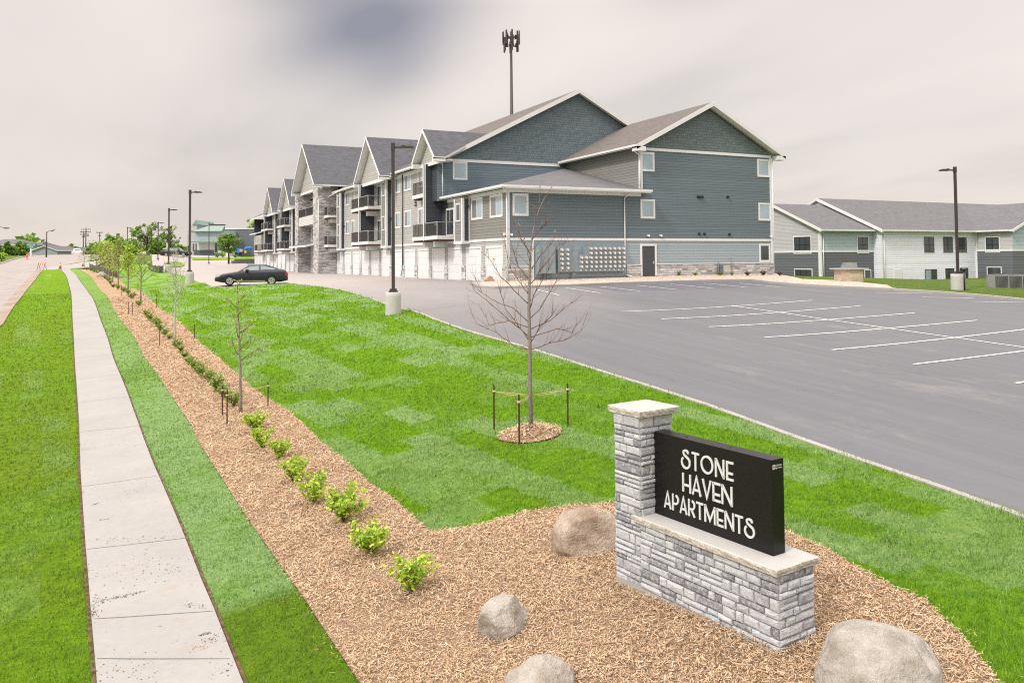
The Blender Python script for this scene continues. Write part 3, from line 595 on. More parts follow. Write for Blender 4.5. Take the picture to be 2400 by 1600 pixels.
# ------------------------------------------------------------------ buildings: shared pieces
def window(par, fr, s0, s1, z0, z1, style='single', trim=.11, glass='glass', tm='white', name='window'):
    m = MB(); t = trim; d = .045
    m.box(fr, s0, s1, 0, d, z0, z0+t, 0).box(fr, s0, s1, 0, d, z1-t, z1, 0).box(fr, s0, s0+t, 0, d, z0+t, z1-t, 0).box(fr, s1-t, s1, 0, d, z0+t, z1-t, 0)
    a0, a1, b0, b1 = s0+t, s1-t, z0+t, z1-t
    sm = 1 if style in ('rb', 'rb2', 'rb3') else 0; e = .045
    m.box(fr, a0, a1, 0, .03, b0, b0+e, sm).box(fr, a0, a1, 0, .03, b1-e, b1, sm).box(fr, a0, a0+e, 0, .03, b0+e, b1-e, sm).box(fr, a1-e, a1, 0, .03, b0+e, b1-e, sm)
    c = (a0+a1)/2; mid = (b0+b1)/2
    if style == 'slider': m.box(fr, c-.04, c+.04, 0, .034, b0+e, b1-e, sm)
    if style == 'rb': m.box(fr, c-.03, c+.03, 0, .034, b0+e, b1-e, 1)
    if style in ('rb', 'rb3'): m.box(fr, a0+e, a1-e, 0, .033, mid-.025, mid+.025, 1)
    if style == 'rb3':
        for q in (1/3, 2/3): x = a0+(a1-a0)*q; m.box(fr, x-.03, x+.03, 0, .034, b0+e, b1-e, 1)
    f = m.build(name, [M[tm], M['black']], par)
    p = MB(); p.box(fr, a0+e, a1-e, .002, .016, b0+e, b1-e, 0); p.build('pane', M[glass], f)
    if style == 'slider':
        q = MB(); q.box(fr, c+.045, a1-e, .017, .02, b0+e, b1-e, 0); q.build('blind', M['blind'], f)
    return f
def garage_door(par, fr, s0, s1, z0, z1):
    m = MB(); t = .15
    m.box(fr, s0, s0+t, 0, .045, z0, z1-t, 0).box(fr, s1-t, s1, 0, .045, z0, z1-t, 0).box(fr, s0, s1, 0, .055, z1-t, z1, 0)
    f = m.build('garage_door_frame', M['white'], par)
    d = MB(); n = 4; h = (z1-t-z0)/n
    for i in range(n):
        d.box(fr, s0+t, s1-t, -.1, .008, z0+i*h+.008, z0+(i+1)*h-.008)
        for k in range(4):
            w = (s1-s0-2*t)/4; d.box(fr, s0+t+k*w+.07, s0+t+(k+1)*w-.07, .008, .016, z0+i*h+.1, z0+(i+1)*h-.1)
    d.build('garage_door', M['white'], f); return f
def railing(par, pts, z, h=1.05, mesh=True):
    m = MB()
    for i in range(len(pts)-1):
        a, b = np.array(pts[i]), np.array(pts[i+1]); L = np.linalg.norm(b-a); fr = Fr((a[0], a[1], 0), (*(b-a), 0))
        m.box(fr, 0, L, -.025, .025, z+h-.05, z+h, 1).box(fr, 0, L, -.02, .02, z+.06, z+.1, 0)
        n = max(2, int(L/.115))
        for k in range(1, n): u = L*k/n; m.box(fr, u-.011, u+.011, -.011, .011, z+.1, z+h-.05, 0)
        for u in [0, L]+([L/2] if L > 2 else []): m.box(fr, u-.025, u+.025, -.03, .03, z, z+h+.03, 1)
    return m.build('railing', [M['galv'], M['grate']], par)
def downspout(par, pts, r=.05, mat='white'):
    m = MB(); P = [np.array(p, float) for p in pts]
    for i in range(len(P)-1): m.tube([P[i], P[i+1]], r, 4)
    return m.build('downspout', M[mat], par)
def gutter_line(m, a, b, out, mi=0, h=.14, w=.12):
    a, b = np.array(a, float), np.array(b, float); fr = Fr((a[0], a[1], 0), (b[0]-a[0], b[1]-a[1], 0), out); m.box(fr, 0, np.linalg.norm((b-a)[:2]), 0.003, w, a[2]-h, a[2], mi)
# ------------------------------------------------------------------ main apartment building
B = thing('apartment_building', 'long three storey slate blue apartment building with white trim, garages, balconies and gabled roofs', 'building', (X0, Y0, .2))
fw_, fx_ = FY(Y0), FXm(X0); ZB = .15; XR = 46.35; XL = 33.9; Y1 = 59.0; YE = 160.; SB = .19
w_ = MB()           # siding walls: 0 dark teal 1 dark blue 2 light blue 3 beige 4 grey 5 shake 6 shake teal 7 dark slate
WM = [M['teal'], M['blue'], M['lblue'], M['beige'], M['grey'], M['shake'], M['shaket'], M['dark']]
# projecting end volume, wall facing the lot
w_.box(fw_, XL, XR, -.3, 0, 3.12, 9.7, 0); w_.box(fw_, X0, XR, -.3, 0.002, ZB-.4, 2.95, 2); w_.box(fw_, X0, XL, -.3, 0, 3.12, 6.45, 0)
w_.prism(fw_, [(XL-.05, 9.7), (XR+.05, 9.7), (40.1, 12.95)], -.3, .004, 6)
w_.box(FXm(XL), Y0+.3, Y1, -.3, 0, 5.5, 9.72, 4); w_.box(FXm(XR), Y0+.31, YE, 0.004, .3, ZB-1, 9.8, 0)
# wing: garage side
w_.box(fx_, Y0+.006, Y1, -.3, 0.004, 3.12, 6.45, 4); w_.box(fx_, Y0+.006, 94.6, -.3, .002, ZB-.4, 2.95, 3); w_.box(fx_, Y1, 94.6, -.3, 0, 3.12, 9.6, 3)
w_.box(fx_, 107, 158, -.3, .002, ZB-.4, 2.95, 3); w_.box(fx_, 107, 146.5, -.3, 0, 3.12, 9.6, 3); w_.box(fx_, 146.5, 158, -.3, 0, 3.12, 6.4, 3)
w_.box(FY(158.3), X0, XR, -.3, 0, ZB-.4, 9.6, 7)
# tall gable wall behind the wing
g_ = FY(Y1); w_.box(g_, 22.36, XL+.2, -.3, 0.003, 6.3, 9.45, 1); w_.prism(g_, [(X0-.3, 9.45), (46.8, 9.45), (35.02, 15.72)], -.3, .006, 5)
w_.box(FXm(22.35), Y1+.01, 60.1, -.6, 0, 6.3, 9.4, 7); w_.box(FXm(X0-.03), Y1-.0, 60.16, -.03, 0, 3.3, 6.3, 7)
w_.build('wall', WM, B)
# stone base
for a, b in ((X0-.04, 25.0), (32.6, 33.77), (35.21, XR+.02)): st = MB(); st.box(fw_, a, b, -.2, .07, ZB-.4, 1.2); st.build('stone_base', M['ledge'], B)
gar = []; y = 48.95
G1 = [(48.95+3.55*i, 48.95+3.55*i+2.82) for i in range(13)]; G2 = [(109.6+3.5*i, 109.6+3.5*i+2.8) for i in range(14)]
ys = [Y0]+[v for g in G1 for v in g]+[94.5]
for i in range(0, len(ys), 2):
    a, b = ys[i], ys[i+1]
    if b-a > .2: q_ = MB(); q_.box(fx_, a+.02, b-.02, -.2, .11, ZB-.4, 1.25); q_.build('stone_pier', M['ledge'], B)
ys = [108.6]+[v for g in G2 for v in g]+[158.]
for i in range(0, len(ys)-1, 2):
    a, b = ys[i], ys[i+1]
    if b-a > .2: q_ = MB(); q_.box(fx_, a+.02, b-.02, -.2, .11, ZB-.4, 1.25); q_.build('stone_pier', M['ledge'], B)
# white trim: bands, corner boards, friezes, sills over stone
tr = MB()
tr.box(fw_, X0, XR, 0, .05, 2.95, 3.12); tr.box(fx_, Y0-.05, 94.6, 0, .05, 2.95, 3.12); tr.box(fx_, 107.9, 158, 0, .05, 2.95, 3.12)
tr.box(fw_, XL, XR, .004, .05, 9.5, 9.7); tr.box(g_, 22.9, 33.3, .004, .05, 9.4, 9.62)
for s in ((X0-.02, X0+.13), (XL-.0, XL+.17), (XR-.17, XR+.02)):
    zt = 6.45 if s[0] < 30 else 9.5; zb = 1.2 if s[0] < 30 else (6.45 if s[0] < 40 else ZB); tr.box(fw_, s[0], s[1], .003, .055, zb, zt)
tr.box(FXm(X0), Y0-.05, Y0+.12, .003, .055, ZB, 6.45); tr.box(FXm(XL), Y0, Y0+.16, .003, .05, 6.5, 9.6); tr.box(fw_, 25.0, 25.14, .004, .06, ZB, 2.95)
tr.box(fw_, X0-.06, 25.0, .07, .1, 1.2, 1.25); tr.box(fw_, 32.6, 33.9, .07, .1, 1.2, 1.25); tr.box(fw_, 35.1, XR, .07, .1, 1.25, 1.3)
tr.box(fx_, Y1, 94.6, .003, .05, 9.2, 9.5); tr.box(fx_, 107.9, 146.4, .003, .05, 9.2, 9.5); tr.box(fx_, Y0, Y1, .003, .05, 6.15, 6.4)
tr.box(fw_, X0, XL, .003, .05, 6.15, 6.4); tr.box(g_, 22.33, 22.5, .002, .04, 6.3, 6.33)
tr.build('white_trim', M['white'], B)
# roofs
def roof(par, polys, mats=('shingle', 'white', 'soffit'), t=.2, name='roof'):
    m = MB()
    for P in polys: m.slab(P, t, 0, 1, 2)
    return m.build(name, [M[mats[0]], M[mats[1]], M[mats[2]]], par)
RX, RZ, RS = 35.02, 16.02, .512
def mz(x): return RZ-RS*abs(x-RX)
rb = roof(B, [[(22.6, Y1-.5, mz(22.6)), (RX, Y1-.5, RZ), (RX, YE-1, RZ), (22.6, YE-1, mz(22.6))], [(RX, Y1-.5, RZ), (46.9, Y1-.5, mz(46.9)), (46.9, YE-1, mz(46.9)), (RX, YE-1, RZ)]], ('shingleb', 'white', 'soffit'))
VX, VZ = 40.2, 13.4
def vz_(x): return VZ-.516*abs(x-VX)
roof(B, [[(33.2, 47.62, vz_(33.2)), (VX, 47.62, VZ), (VX, 60.5, VZ), (33.2, 59., vz_(33.2))], [(VX, 47.62, VZ), (47.3, 47.62, vz_(47.3)), (47.3, 62, vz_(47.3)), (VX, 62, VZ)]], ('shingleb', 'white', 'soffit'))
E2 = 6.55
roof(B, [[(22.62, 47.62, E2), (34.4, 47.62, E2), (34.4, 48.2, E2+.14), (33.88, 48.2, E2+.14), (33.88, 58.95, 9.3)], [(22.62, 47.62, E2), (33.88, 58.95, 9.3), (22.62, 58.95, E2)]], ('shingleg', 'white', 'soffit'))
# rake boards, wide white soffit returns and gutters
rk = MB()
def rake(m, fr, s0, z0, s1, z1, d0, d1, h=.3):
    m.prism(fr, [(s0, z0-h), (s1, z1-h), (s1, z1), (s0, z0)], d0, d1)
fV = FY(47.62); rake(rk, fV, 33.2, vz_(33.2)+.02, VX, VZ+.02, .003, .05, .34); rake(rk, fV, VX, VZ+.02, 47.3, vz_(47.3)+.02, .003, .05, .34)
fM = FY(Y1-.5); rake(rk, fM, 22.6, mz(22.6)+.02, RX, RZ+.02, .003, .05, .36); rake(rk, fM, RX, RZ+.02, 46.9, mz(46.9)+.02, .003, .05, .36)
rk.box(fV, 33.2, 33.95, -.6, .05, vz_(33.2)-.42, vz_(33.2)-.1); rk.box(fV, 46.5, 47.3, -.6, .05, vz_(47.3)-.42, vz_(47.3)-.1); rk.box(fM, 22.5, 23.2, -.5, .05, mz(22.6)-.36, mz(22.6)-.05)
gutter_line(rk, (22.62, 47.55, E2+.02), (34.4, 47.55, E2+.02), (0, -1, 0)); rk.box(FXm(22.62), 47.5, 58.9, .003, .12, E2-.12, E2+.02)
rk.box(FXm(33.2), 47.62, 58.9, .003, .12, vz_(33.2)-.12, vz_(33.2)+.02); rk.box(FXm(22.6), 58.6, 72, .003, .12, mz(22.6)-.12, mz(22.6)+.02); rk.box(FXm(22.6), 80, 94, .003, .12, mz(22.6)-.12, mz(22.6)+.02)
rk.build('gutter', M['white'], B)
# windows
for s, z in ((33.86, 7.98), (33.86, 4.55), (44.95, 7.98), (44.98, 4.55)): window(B, fw_, s, s+1.27, z, z+1.4)
window(B, fw_, 44.98, 46.1, 1.32, 2.74, glass='glassd'); window(B, fw_, 23.6, 24.78, 4.58, 6.08); window(B, g_, 23.66, 24.9, 7.98, 9.42)
# side door with handle
dm = MB(); dm.box(fw_, 33.78, 33.93, 0, .06, .42, 2.72).box(fw_, 35.05, 35.2, 0, .06, .42, 2.72).box(fw_, 33.93, 35.05, 0, .06, 2.58, 2.72)
dfm = dm.build('door_frame', M['white'], B); dd = MB(); dd.box(fw_, 33.93, 35.05, .003, .03, .3, 2.58); do = dd.build('door', M['doorg'], dfm)
dh = MB(); dh.box(fw_, 34.88, 34.96, .03, .06, 1.25, 1.5).box(fw_, 34.8, 34.96, .05, .08, 1.34, 1.38); dh.build('handle', M['steel'], dfm)
window(B, fx_, 52.25, 54.3, 4.55, 6.13, 'slider'); window(B, fx_, 48.95, 51.0, 4.55, 6.13, 'slider')
for z in (4.62, 7.86):
    window(B, fx_, 67.7, 69.65, z, z+1.5, 'slider'); window(B, fx_, 70.75, 72.3, z, z+1.5, 'slider')
    for yy in (64.3, 83.2, 86.4, 88.8, 112.0, 115.5, 128.5, 131.3): window(B, fx_, yy, yy+1.6, z, z+1.5, 'slider')
for a, b in G1+G2: garage_door(B, fx_, a, b, ZB, 2.62)
# vents, lights and cameras on the walls
for x, z in ((39.0, 6.2), (39.2, 6.2), (39.4, 6.2), (41.85, 6.25), (39.05, 3.42), (39.55, 3.42), (41.95, 3.4)): vm = MB(); vm.box(fw_, x, x+.15, .0, .12, z, z+.12).box(fw_, x-.03, x+.18, 0, .02, z-.03, z+.14); vm.build('vent_hood', M['black'], B)
for y_, z in ((66.3, 6.6), (66.3, 6.35), (84.6, 6.6)): vm = MB(); vm.box(fx_, y_, y_+.3, 0, .12, z, z+.14); vm.build('vent_hood', M['black'], B)
for x in (34.4, 35.5, 46.1, 23.4): lm = MB(); lm.box(fw_, x, x+.16, 0, .16, 3.28, 3.4).lathe(fw_.p(x+.08, .16, 3.22), [(.03, 0), (.06, .03), (.06, .09), (.03, .12)], 10); lm.build('security_camera', M['white'], B)
lm = MB(); lm.box(fx_, 48.4, 48.6, 0, .16, 3.3, 3.45); lm.build('security_camera', M['white'], B)
# projecting closet bays, decks with railings, privacy walls and street gables
def bay(y0, y1, ztop, zb=2.85, dark=7):
    m = MB(); xf = 22.65; f = FXm(xf)
    m.box(f, y0, y1, -.7, 0, zb+.2, ztop, 0); m.box(FY(y0), xf+.16, X0, .002, .012, zb+.2, ztop-.1, 1)
    m.box(f, y0-.02, y0+.17, -.005, .03, zb+.2, ztop, 2); m.box(FY(y0), xf-.02, xf+.15, 0, .03, zb+.2, ztop, 2); m.box(FY(y0), X0-.1, X0+.02, .012, .03, zb+.2, ztop, 2)
    m.box(f, y1-.14, y1+.02, -.005, .03, zb+.2, ztop, 2); m.box(f, y0-.04, y1+.04, -.66, .05, zb, zb+.2, 2)
    o = m.build('closet_bay', [M['grey'], M['dark'], M['white']], B)
    for z in ((4.5,) if ztop < 8 else (4.5, 7.75)): window(o, f, y0+.35, y1-.35, z, z+1.35, trim=.06, glass='glassd', name='bay_window')
    l = MB(); l.box(FY(y0), xf+.28, xf+.5, .012, .14, 5.55, 5.68); l.build('wall_light', M['bronze'], o)
bay(54.63, 56.2, 6.2); bay(73.3, 74.85, 9.35); bay(90.7, 92.2, 9.35); bay(118.9, 120.4, 9.35); bay(133.2, 134.7, 9.35)
def deck(y0, y1, z, x=21.68):
    m = MB(); m.box(FXm(x), y0, y1, -(X0-x), 0, z-.3, z-.02, 0); o = m.build('balcony_deck', M['white'], B)
    j = MB()
    n = int((y1-y0)/.5)
    for i in range(n+1): j.box(FXm(x+.1), y0+.1+(y1-y0-.25)*i/n, y0+.14+(y1-y0-.25)*i/n, -(X0-x-.2), 0, z-.42, z-.3)
    j.build('joist', M['wood'], o)
    railing(o, [(X0, y0+.05), (x+.05, y0+.05), (x+.05, y1-.05), (X0, y1-.05)], z-.02)
    for q in (.3, .72): s = MB(); yy = y0+(y1-y0)*q; s.box(FXm(x+.5), yy, yy+.45, -(X0-x-.5), 0, z-.85, z-.43); s.build('deck_bracket', M['white'], o)
def privacy(yp, z0, z1, x=21.68):
    m = MB(); m.box(FY(yp), x+.02, X0, -.14, 0, z0, z1, 0); m.box(FXm(x), yp-.03, yp+.17, -.03, .03, z0, z1, 1); m.box(FY(yp), x-.02, x+.16, 0, .03, z0, z1, 1)
    o = m.build('privacy_wall', [M['dark'], M['white']], B)
    l = MB()
    for z in (4.45, 7.75): l.box(FY(yp), x+.85, x+.98, 0, .05, z, z+.14)
    l.build('outlet_cover', M['white'], o)
def sdoor(y0, z, w=1.7):
    m = MB(); fr = fx_; m.box(fr, y0, y0+w, .002, .05, z, z+2.15, 0); f = m.build('patio_door', M['white'], B)
    p = MB(); p.box(fr, y0+.14, y0+w/2-.04, .05, .055, z+.12, z+2.0); p.box(fr, y0+w/2+.04, y0+w-.14, .05, .055, z+.12, z+2.0); p.build('pane', M['glassd'], f)
def street_gable(ya, yb, ztop, ze=9.35, x=21.45, xp=22.05, first=False):
    yc = (ya+yb)/2; k = (ztop-ze)/((yb-ya)/2)
    xb = (lambda z: RX-(RZ-z)/RS)      # where that height meets the main roof
    A = [[(x, ya, ze), (x, yc, ztop), (max(xb(ztop), x+1)+.1, yc, ztop), (xb(ze)+.6, ya, ze)], [(x, yc, ztop), (x, yb, ze), (xb(ze)+.6, yb, ze), (max(xb(ztop), x+1)+.1, yc, ztop)]]
    if first: A[0] = [(x, ya, ze), (x, yc, ztop), (xb(ztop)+.1, yc, ztop), (xb(ze+k*(58.45-ya)), 58.45, ze+k*(58.45-ya)), (22.3, ya, ze)]
    g = roof(B, A, ('shingle', 'white', 'soffit'), .16, 'gable_roof')
    m = MB(); f = FXm(x)
    m.prism(f, [(ya, ze-.24), (yc, ztop-.24), (yc, ztop+.02), (ya, ze+.02)], .003, .04, 0); m.prism(f, [(yc, ztop-.24), (yb, ze-.24), (yb, ze+.02), (yc, ztop+.02)], .003, .04, 0)
    m.box(f, yb-.5, yb, -.9, .04, ze-.42, ze-.1, 0); m.box(f, ya, ya+.4, -.9, .04, ze-.34, ze-.08, 0)
    m.box(FXm(xp), ya+.3, yb-.3, -.1, .03, ze-.42, ze-.12, 0); m.box(FXm(xp), ya+.3, yb-.3, -1., -.1, ze-.2, ze-.14, 2)
    m.prism(FXm(xp), [(ya+.45, ze-.12), (yb-.45, ze-.12), (yc, ztop-.55)], -.1, 0, 1); m.build('gable_front', [M['white'], M['beige'], M['soffit']], g)
street_gable(57.2, 62.4, 11.93, 9.5, first=True); street_gable(71.3, 80.4, 13.58, 9.45); street_gable(114.2, 123.2, 13.5, 9.4); street_gable(128.3, 137.1, 13.4, 9.4)
for y0, yp, y1 in ((57.35, 60.16, 63.0), (76.05, 79.2, 82.3), (119.6, 122.6, 125.6), (134.3, 137.2, 140.3)):
    for z in (3.55, 6.95): 
        if not (y0 < 60 and z > 5): deck(y0, y1, z)
        else: deck(yp+.02, y1, z)
        sdoor(y1-2.2, z); 
        if y0 > 60 or z < 5: sdoor(y0+.25, z)
    privacy(yp, 3.2, 9.25)
for z in (3.55, 6.95): deck(92.6, 94.5, z)
deck(144.5, 148, 3.55); roof(B, [[(21.2, 142.5, 6.5), (24.5, 142.5, 7.4), (24.5, 150, 7.4), (21.2, 150, 6.5)]], ('shingleg', 'white', 'soffit'), .18)
pc = MB(); pc.box(FXm(21.68), 147.8, 148, -.2, 0, 3.3, 6.4); pc.build('balcony_post', M['white'], B)
# stone entrance tower
tw = MB(); TX = 21.0; ft = FXm(TX)
tw.box(ft, 94.6, 97.2, -2.4, 0, ZB-.4, 10.4, 0); tw.box(ft, 106.0, 108.1, -2.4, 0, ZB-.4, 10.4, 0); tw.box(FXm(TX+1.6), 97.2, 106, -.8, 0, 6.2, 10.3, 0); tw.box(ft, 97.2, 106, -1.6, -.1, 6.1, 7.2, 1)
tw.box(FXm(TX+1.6), 97.2, 106, -.3, 0, ZB-.4, 6.1, 1)
to = tw.build('entrance_tower', [M['ledge'], M['offwhite']], B)
for a in (98.6, 102.2): window(to, FXm(TX+1.6), a, a+2.9, 4.1, 5.9, 'slider', name='tower_window')
en = MB(); en.box(FXm(TX+1.6), 99, 104.4, .003, .06, ZB, 2.6, 0); eo = en.build('entrance_door', M['white'], to)
ep = MB()
for a in (99.2, 100.95, 102.7): ep.box(FXm(TX+1.6), a, a+1.5, .06, .07, ZB+.1, 2.45)
ep.build('pane', M['glassd'], eo); railing(to, [(TX+.1, 97.2), (TX+.1, 106)], 7.2)
cn = MB(); cn.slab([(TX-1., 96.6, 3.55), (TX-1., 106.8, 3.55), (TX+1.5, 106.8, 4.15), (TX+1.5, 96.6, 4.15)], .22, 1, 0, 0); cn.build('entrance_canopy', [M['white'], M['shingleg']], to)
street_gable(93.5, 106.8, 16.0, 10.5, 20.3, xp=21.3)
# downspouts
downspout(B, [(22.65, 47.7, 6.4), (X0-.1, Y0-.1, 6.05), (X0-.1, Y0-.1, .3)]); downspout(B, [(32.75, 47.7, 6.35), (32.45, Y0-.08, 6.0), (32.45, Y0-.08, .55), (32.9, Y0-.5, .35)])
downspout(B, [(33.3, 48.3, 9.5), (33.8, Y0-.1, 9.1), (33.8, Y0-.1, 6.75)]); downspout(B, [(XR+.5, Y0+.2, 9.5), (XR+.08, Y0-.06, 9.2), (XR+.08, Y0-.06, .35), (XR+.4, Y0-.4, .3)])
downspout(B, [(22.6, 58.6, 9.3), (22.75, 58.85, 9.0), (22.75, 58.85, 6.6)]); downspout(B, [(X0-.1, 69.9, 9.4), (X0-.1, 69.9, .9), (X0-.1, 70.4, .3)], mat='bronze')
downspout(B, [(22.5, 91, 9.5), (21.9, 94.4, 9.0), (21.05, 94.45, 8.8), (21.05, 94.45, .3)]); downspout(B, [(X0-.1, 83.8, 3.1), (X0-.1, 83.8, .3)]); downspout(B, [(X0-.1, 126.2, 9.3), (X0-.1, 126.2, .4)])
# electric meter bank
Q = thing('electric_meter_bank', 'blue grey bank of round electric meters mounted on the wall beside the corner', 'electric meters', (25.2, Y0, .6))
m = MB(); m.box(fw_, 25.3, 26.6, .06, .42, .72, 2.6); m.box(fw_, 25.28, 25.42, .06, .5, .7, 2.62); m.build('cabinet', M['panelb'], Q)
m = MB(); m.box(fw_, 26.85, 27.92, .06, .3, .8, 2.55); m.box(fw_, 27.95, 28.5, .06, .26, .8, 2.2); m.box(fw_, 28.5, 32.3, .06, .3, .8, 2.0); m.box(fw_, 28.98, 32.3, .06, .3, 2.003, 2.56); m.box(fw_, 25.2, 32.5, .003, .06, .45, 2.75); m.build('meter_panel', M['panelb'], Q)
def meter(x, z):
    m = MB(); c = fw_.p(x, .3, z); n = 12
    vs = [fw_.p(x+r*math.cos(2*math.pi*j/n), d, z+r*math.sin(2*math.pi*j/n)) for r, d in ((.125, .3), (.125, .34), (.1, .36), (.1, .44), (.075, .46)) for j in range(n)]
    m.add(vs, [(i*n+j, i*n+(j+1) % n, (i+1)*n+(j+1) % n, (i+1)*n+j) for i in range(4) for j in range(n)], 0); m.add([vs[4*n+j] for j in range(n)], [list(range(n))], 1); m.build('meter', [M['grate'], M['white']], Q)
for i in range(2):
    for k in range(5): meter(27.14+i*.45, 2.3-k*.31)
for i in range(10):
    for k in range(5):
        if k > 1 or i > 1: meter(28.68+i*.385, 2.38-k*.31)
m = MB()
for i in range(10): m.box(fw_, 28.6+i*.385, 28.72+i*.385, .3, .31, .86, .96)
for i in range(2): m.box(fw_, 27.05+i*.45, 27.17+i*.45, .3, .31, .86, .96)
m.build('number_plate', M['white'], Q)
m = MB()
for x in (25.85, 25.95, 26.1, 28.0, 28.1, 28.2, 28.3): m.tube([fw_.p(x, .2, .8), fw_.p(x, .2, .2)], .035, 6)
m.build('conduit', M['panelb'], Q)
# gas meter by the wall
Q2 = thing('gas_meter', 'small grey gas meter with a riser pipe against the stone base', 'gas meter', (41.0, Y0-.3, .3))
m = MB(); m.box(FY(Y0-.1), 40.75, 41.05, 0, .3, .6, 1.15); m.tube([(40.68, Y0-.3, .3), (40.68, Y0-.3, 1.3)], .05, 8); m.build('meter_body', M['rbgrey'], Q2); m = MB(); m.tube([(42.1, Y0-.12, .3), (42.1, Y0-.12, 1.75), (41.85, Y0-.12, 1.8)], .025, 6); m.build('riser_pipe', M['steel'], Q2)
# ------------------------------------------------------------------ second apartment building on the right
YW = 60.5; rwc = onY(2066.6, 600, YW); XW = rwc[0]
def zY(px, py, Y): return float(onY(px, py, Y)[2])
def xY(px, py, Y): return float(onY(px, py, Y)[0])
B2 = thing('apartment_block', 'low two storey apartment block in white and grey siding beyond the lot', 'building', (XW, YW, -1))
ze = zY(2078, 538.5, YW); zg = -1.6
def yX(px, X, py=600): return float(onX(px, py, X)[1])
Yr = yX(1920, XW, 468); zr = float(onX(1920, 468, XW)[2]); Ya = yX(2048, XW); XA = xY(1924, 600, Ya)
XE = xY(2287, 600, YW)
w2 = MB(); fW = FY(YW)
w2.box(fW, XW, XE+12, -.3, 0, zg, ze, 0); w2.prism(FXm(XW), [(YW+.004, zg), (Yr*2-YW, zg), (Yr*2-YW, ze), (Yr, zr-.15), (YW+.004, ze)], -.3, 0.004, 0)
zband = zY(1700, 586, Ya) if False else float(onY(1975, 586, Ya)[2]); zb2 = float(onY(1975, 591, Ya)[2])
w2.box(FY(Ya), XA, XW, -.3, 0, zb2, ze+.0, 3); w2.box(FY(Ya), XA, XW, -.3, 0.002, zg, zb2, 2)
fA = FXm(XA); Yrr = yX(1700, XA); sl = (zr-ze)/(Yr-YW)
YAr = Ya+(Yr-Ya)*.9
w2.prism(fA, [(Ya+.004, zb2), (YAr+8, zb2), (YAr+8, ze), (YAr, ze+sl*(YAr-Ya)), (Ya+.004, ze)], -.3, 0.004, 1); w2.box(fA, Ya+.004, YAr+8, -.3, .006, zg, zb2, 2)
# forward wing at the far right
Yf = yX(2374, XE, 600); fE = FXm(XE)
w2.box(fE, Yf+.004, YW, -.3, 0.004, zb2, ze, 1); w2.box(fE, Yf+.004, YW, -.3, .006, zg, zb2, 2)
fF = FY(Yf); w2.prism(fF, [(XE+.003, zb2), (XE+16, zb2), (XE+16, ze), (XE+8, ze+8*sl*.9), (XE+.003, ze)], -.3, 0, 3); w2.box(fF, XE+.003, XE+16, -.3, .002, zg, zb2, 2)
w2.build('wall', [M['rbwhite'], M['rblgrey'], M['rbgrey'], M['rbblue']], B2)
o_ = .5
roof(B2, [[(XW-.4, YW-o_, ze-.0), (XW-.4, Yr, zr+.15), (XE+30, Yr, zr+.15), (XE+30, YW-o_, ze)], [(XW-.4, Yr, zr+.15), (XW-.4, 2*Yr-YW+o_, ze), (XE+30, 2*Yr-YW+o_, ze), (XE+30, Yr, zr+.15)]], ('shingleg', 'white', 'soffit'))
za = ze+sl*(YAr-Ya)
roof(B2, [[(XA-.4, Ya-o_, ze), (XA-.4, YAr, za+.1), (XW+2, YAr, za+.1), (XW+.2, Ya-o_, ze)], [(XA-.4, YAr, za+.1), (XA-.4, 2*YAr-Ya, ze), (XW, 2*YAr-Ya, ze), (XW+2, YAr, za+.1)]], ('shingleg', 'white', 'soffit'))
zf_ = ze+8*sl*.9; rx = XE+8
roof(B2, [[(XE-o_, Yf-.4, ze), (rx, Yf-.4, zf_+.1), (rx, Yr, zf_+.1), (XE-o_, YW+.5, ze)], [(rx, Yf-.4, zf_+.1), (XE+16+o_, Yf-.4, ze), (XE+16+o_, Yr, ze), (rx, Yr, zf_+.1)]], ('shingleg', 'white', 'soffit'))
t2 = MB(); rake(t2, Fr((XW-.4, 0, 0), (0, 1, 0), (-1, 0, 0)), YW-o_, ze+.02, Yr, zr+.17, .003, .06, .34); rake(t2, Fr((XA-.4, 0, 0), (0, 1, 0), (-1, 0, 0)), Ya-o_, ze+.02, YAr, za+.12, .003, .06, .3)
t2.box(FY(YW-o_), XW-.4, XE, .003, .12, ze-.16, ze); t2.box(FY(Ya-o_), XA-.4, XW-.4, .003, .12, ze-.16, ze); t2.box(FXm(XE-o_), Yf, YW-o_, .003, .12, ze-.16, ze); rake(t2, FY(Yf-.4), XE-o_, ze+.02, rx, zf_+.12, .003, .06, .3)
for fr, a, b in ((FY(Ya), XA, XW), (fA, Ya, YAr+8), (fE, Yf, YW), (fF, XE, XE+16)): t2.box(fr, a, b, .003, .04, zb2, zband)
t2.box(FY(Ya), XA-.02, XA+.14, .003, .05, zg, ze); t2.box(fA, Ya-.02, Ya+.3, .003, .05, zg, ze-.1); t2.box(fW, XW-.03, XW+.13, .003, .05, zg, ze); t2.box(fE, YW-.2, YW, .003, .05, zg, ze); t2.build('white_trim', M['white'], B2)
downspout(B2, [(XW-.3, YW-.5, ze-.2), (XW+.3, YW-.08, ze-.6), (XW+.3, YW-.08, zg)]); downspout(B2, [(XA, Ya-.5, ze-.2), (XA+.3, Ya-.08, ze-.6), (XA+.3, Ya-.08, zg)]); downspout(B2, [(XE-.4, YW-.5, ze-.2), (XE-.2, YW-.08, ze-.5)])
def pwin(fr, kind, l, t_, r, b, style, par=B2, Yp=None, Xp=None, **kw):
    if Yp is not None: s0, s1 = xY(l, 600, Yp), xY(r, 600, Yp); z1, z0 = zY((l+r)/2, t_, Yp), zY((l+r)/2, b, Yp)
    else: s1, s0 = yX(l, Xp), yX(r, Xp); P = onX((l+r)/2, t_, Xp); z1 = float(P[2]); z0 = float(onX((l+r)/2, b, Xp)[2])
    return window(par, fr, s0, s1, z0, z1, style, **kw)
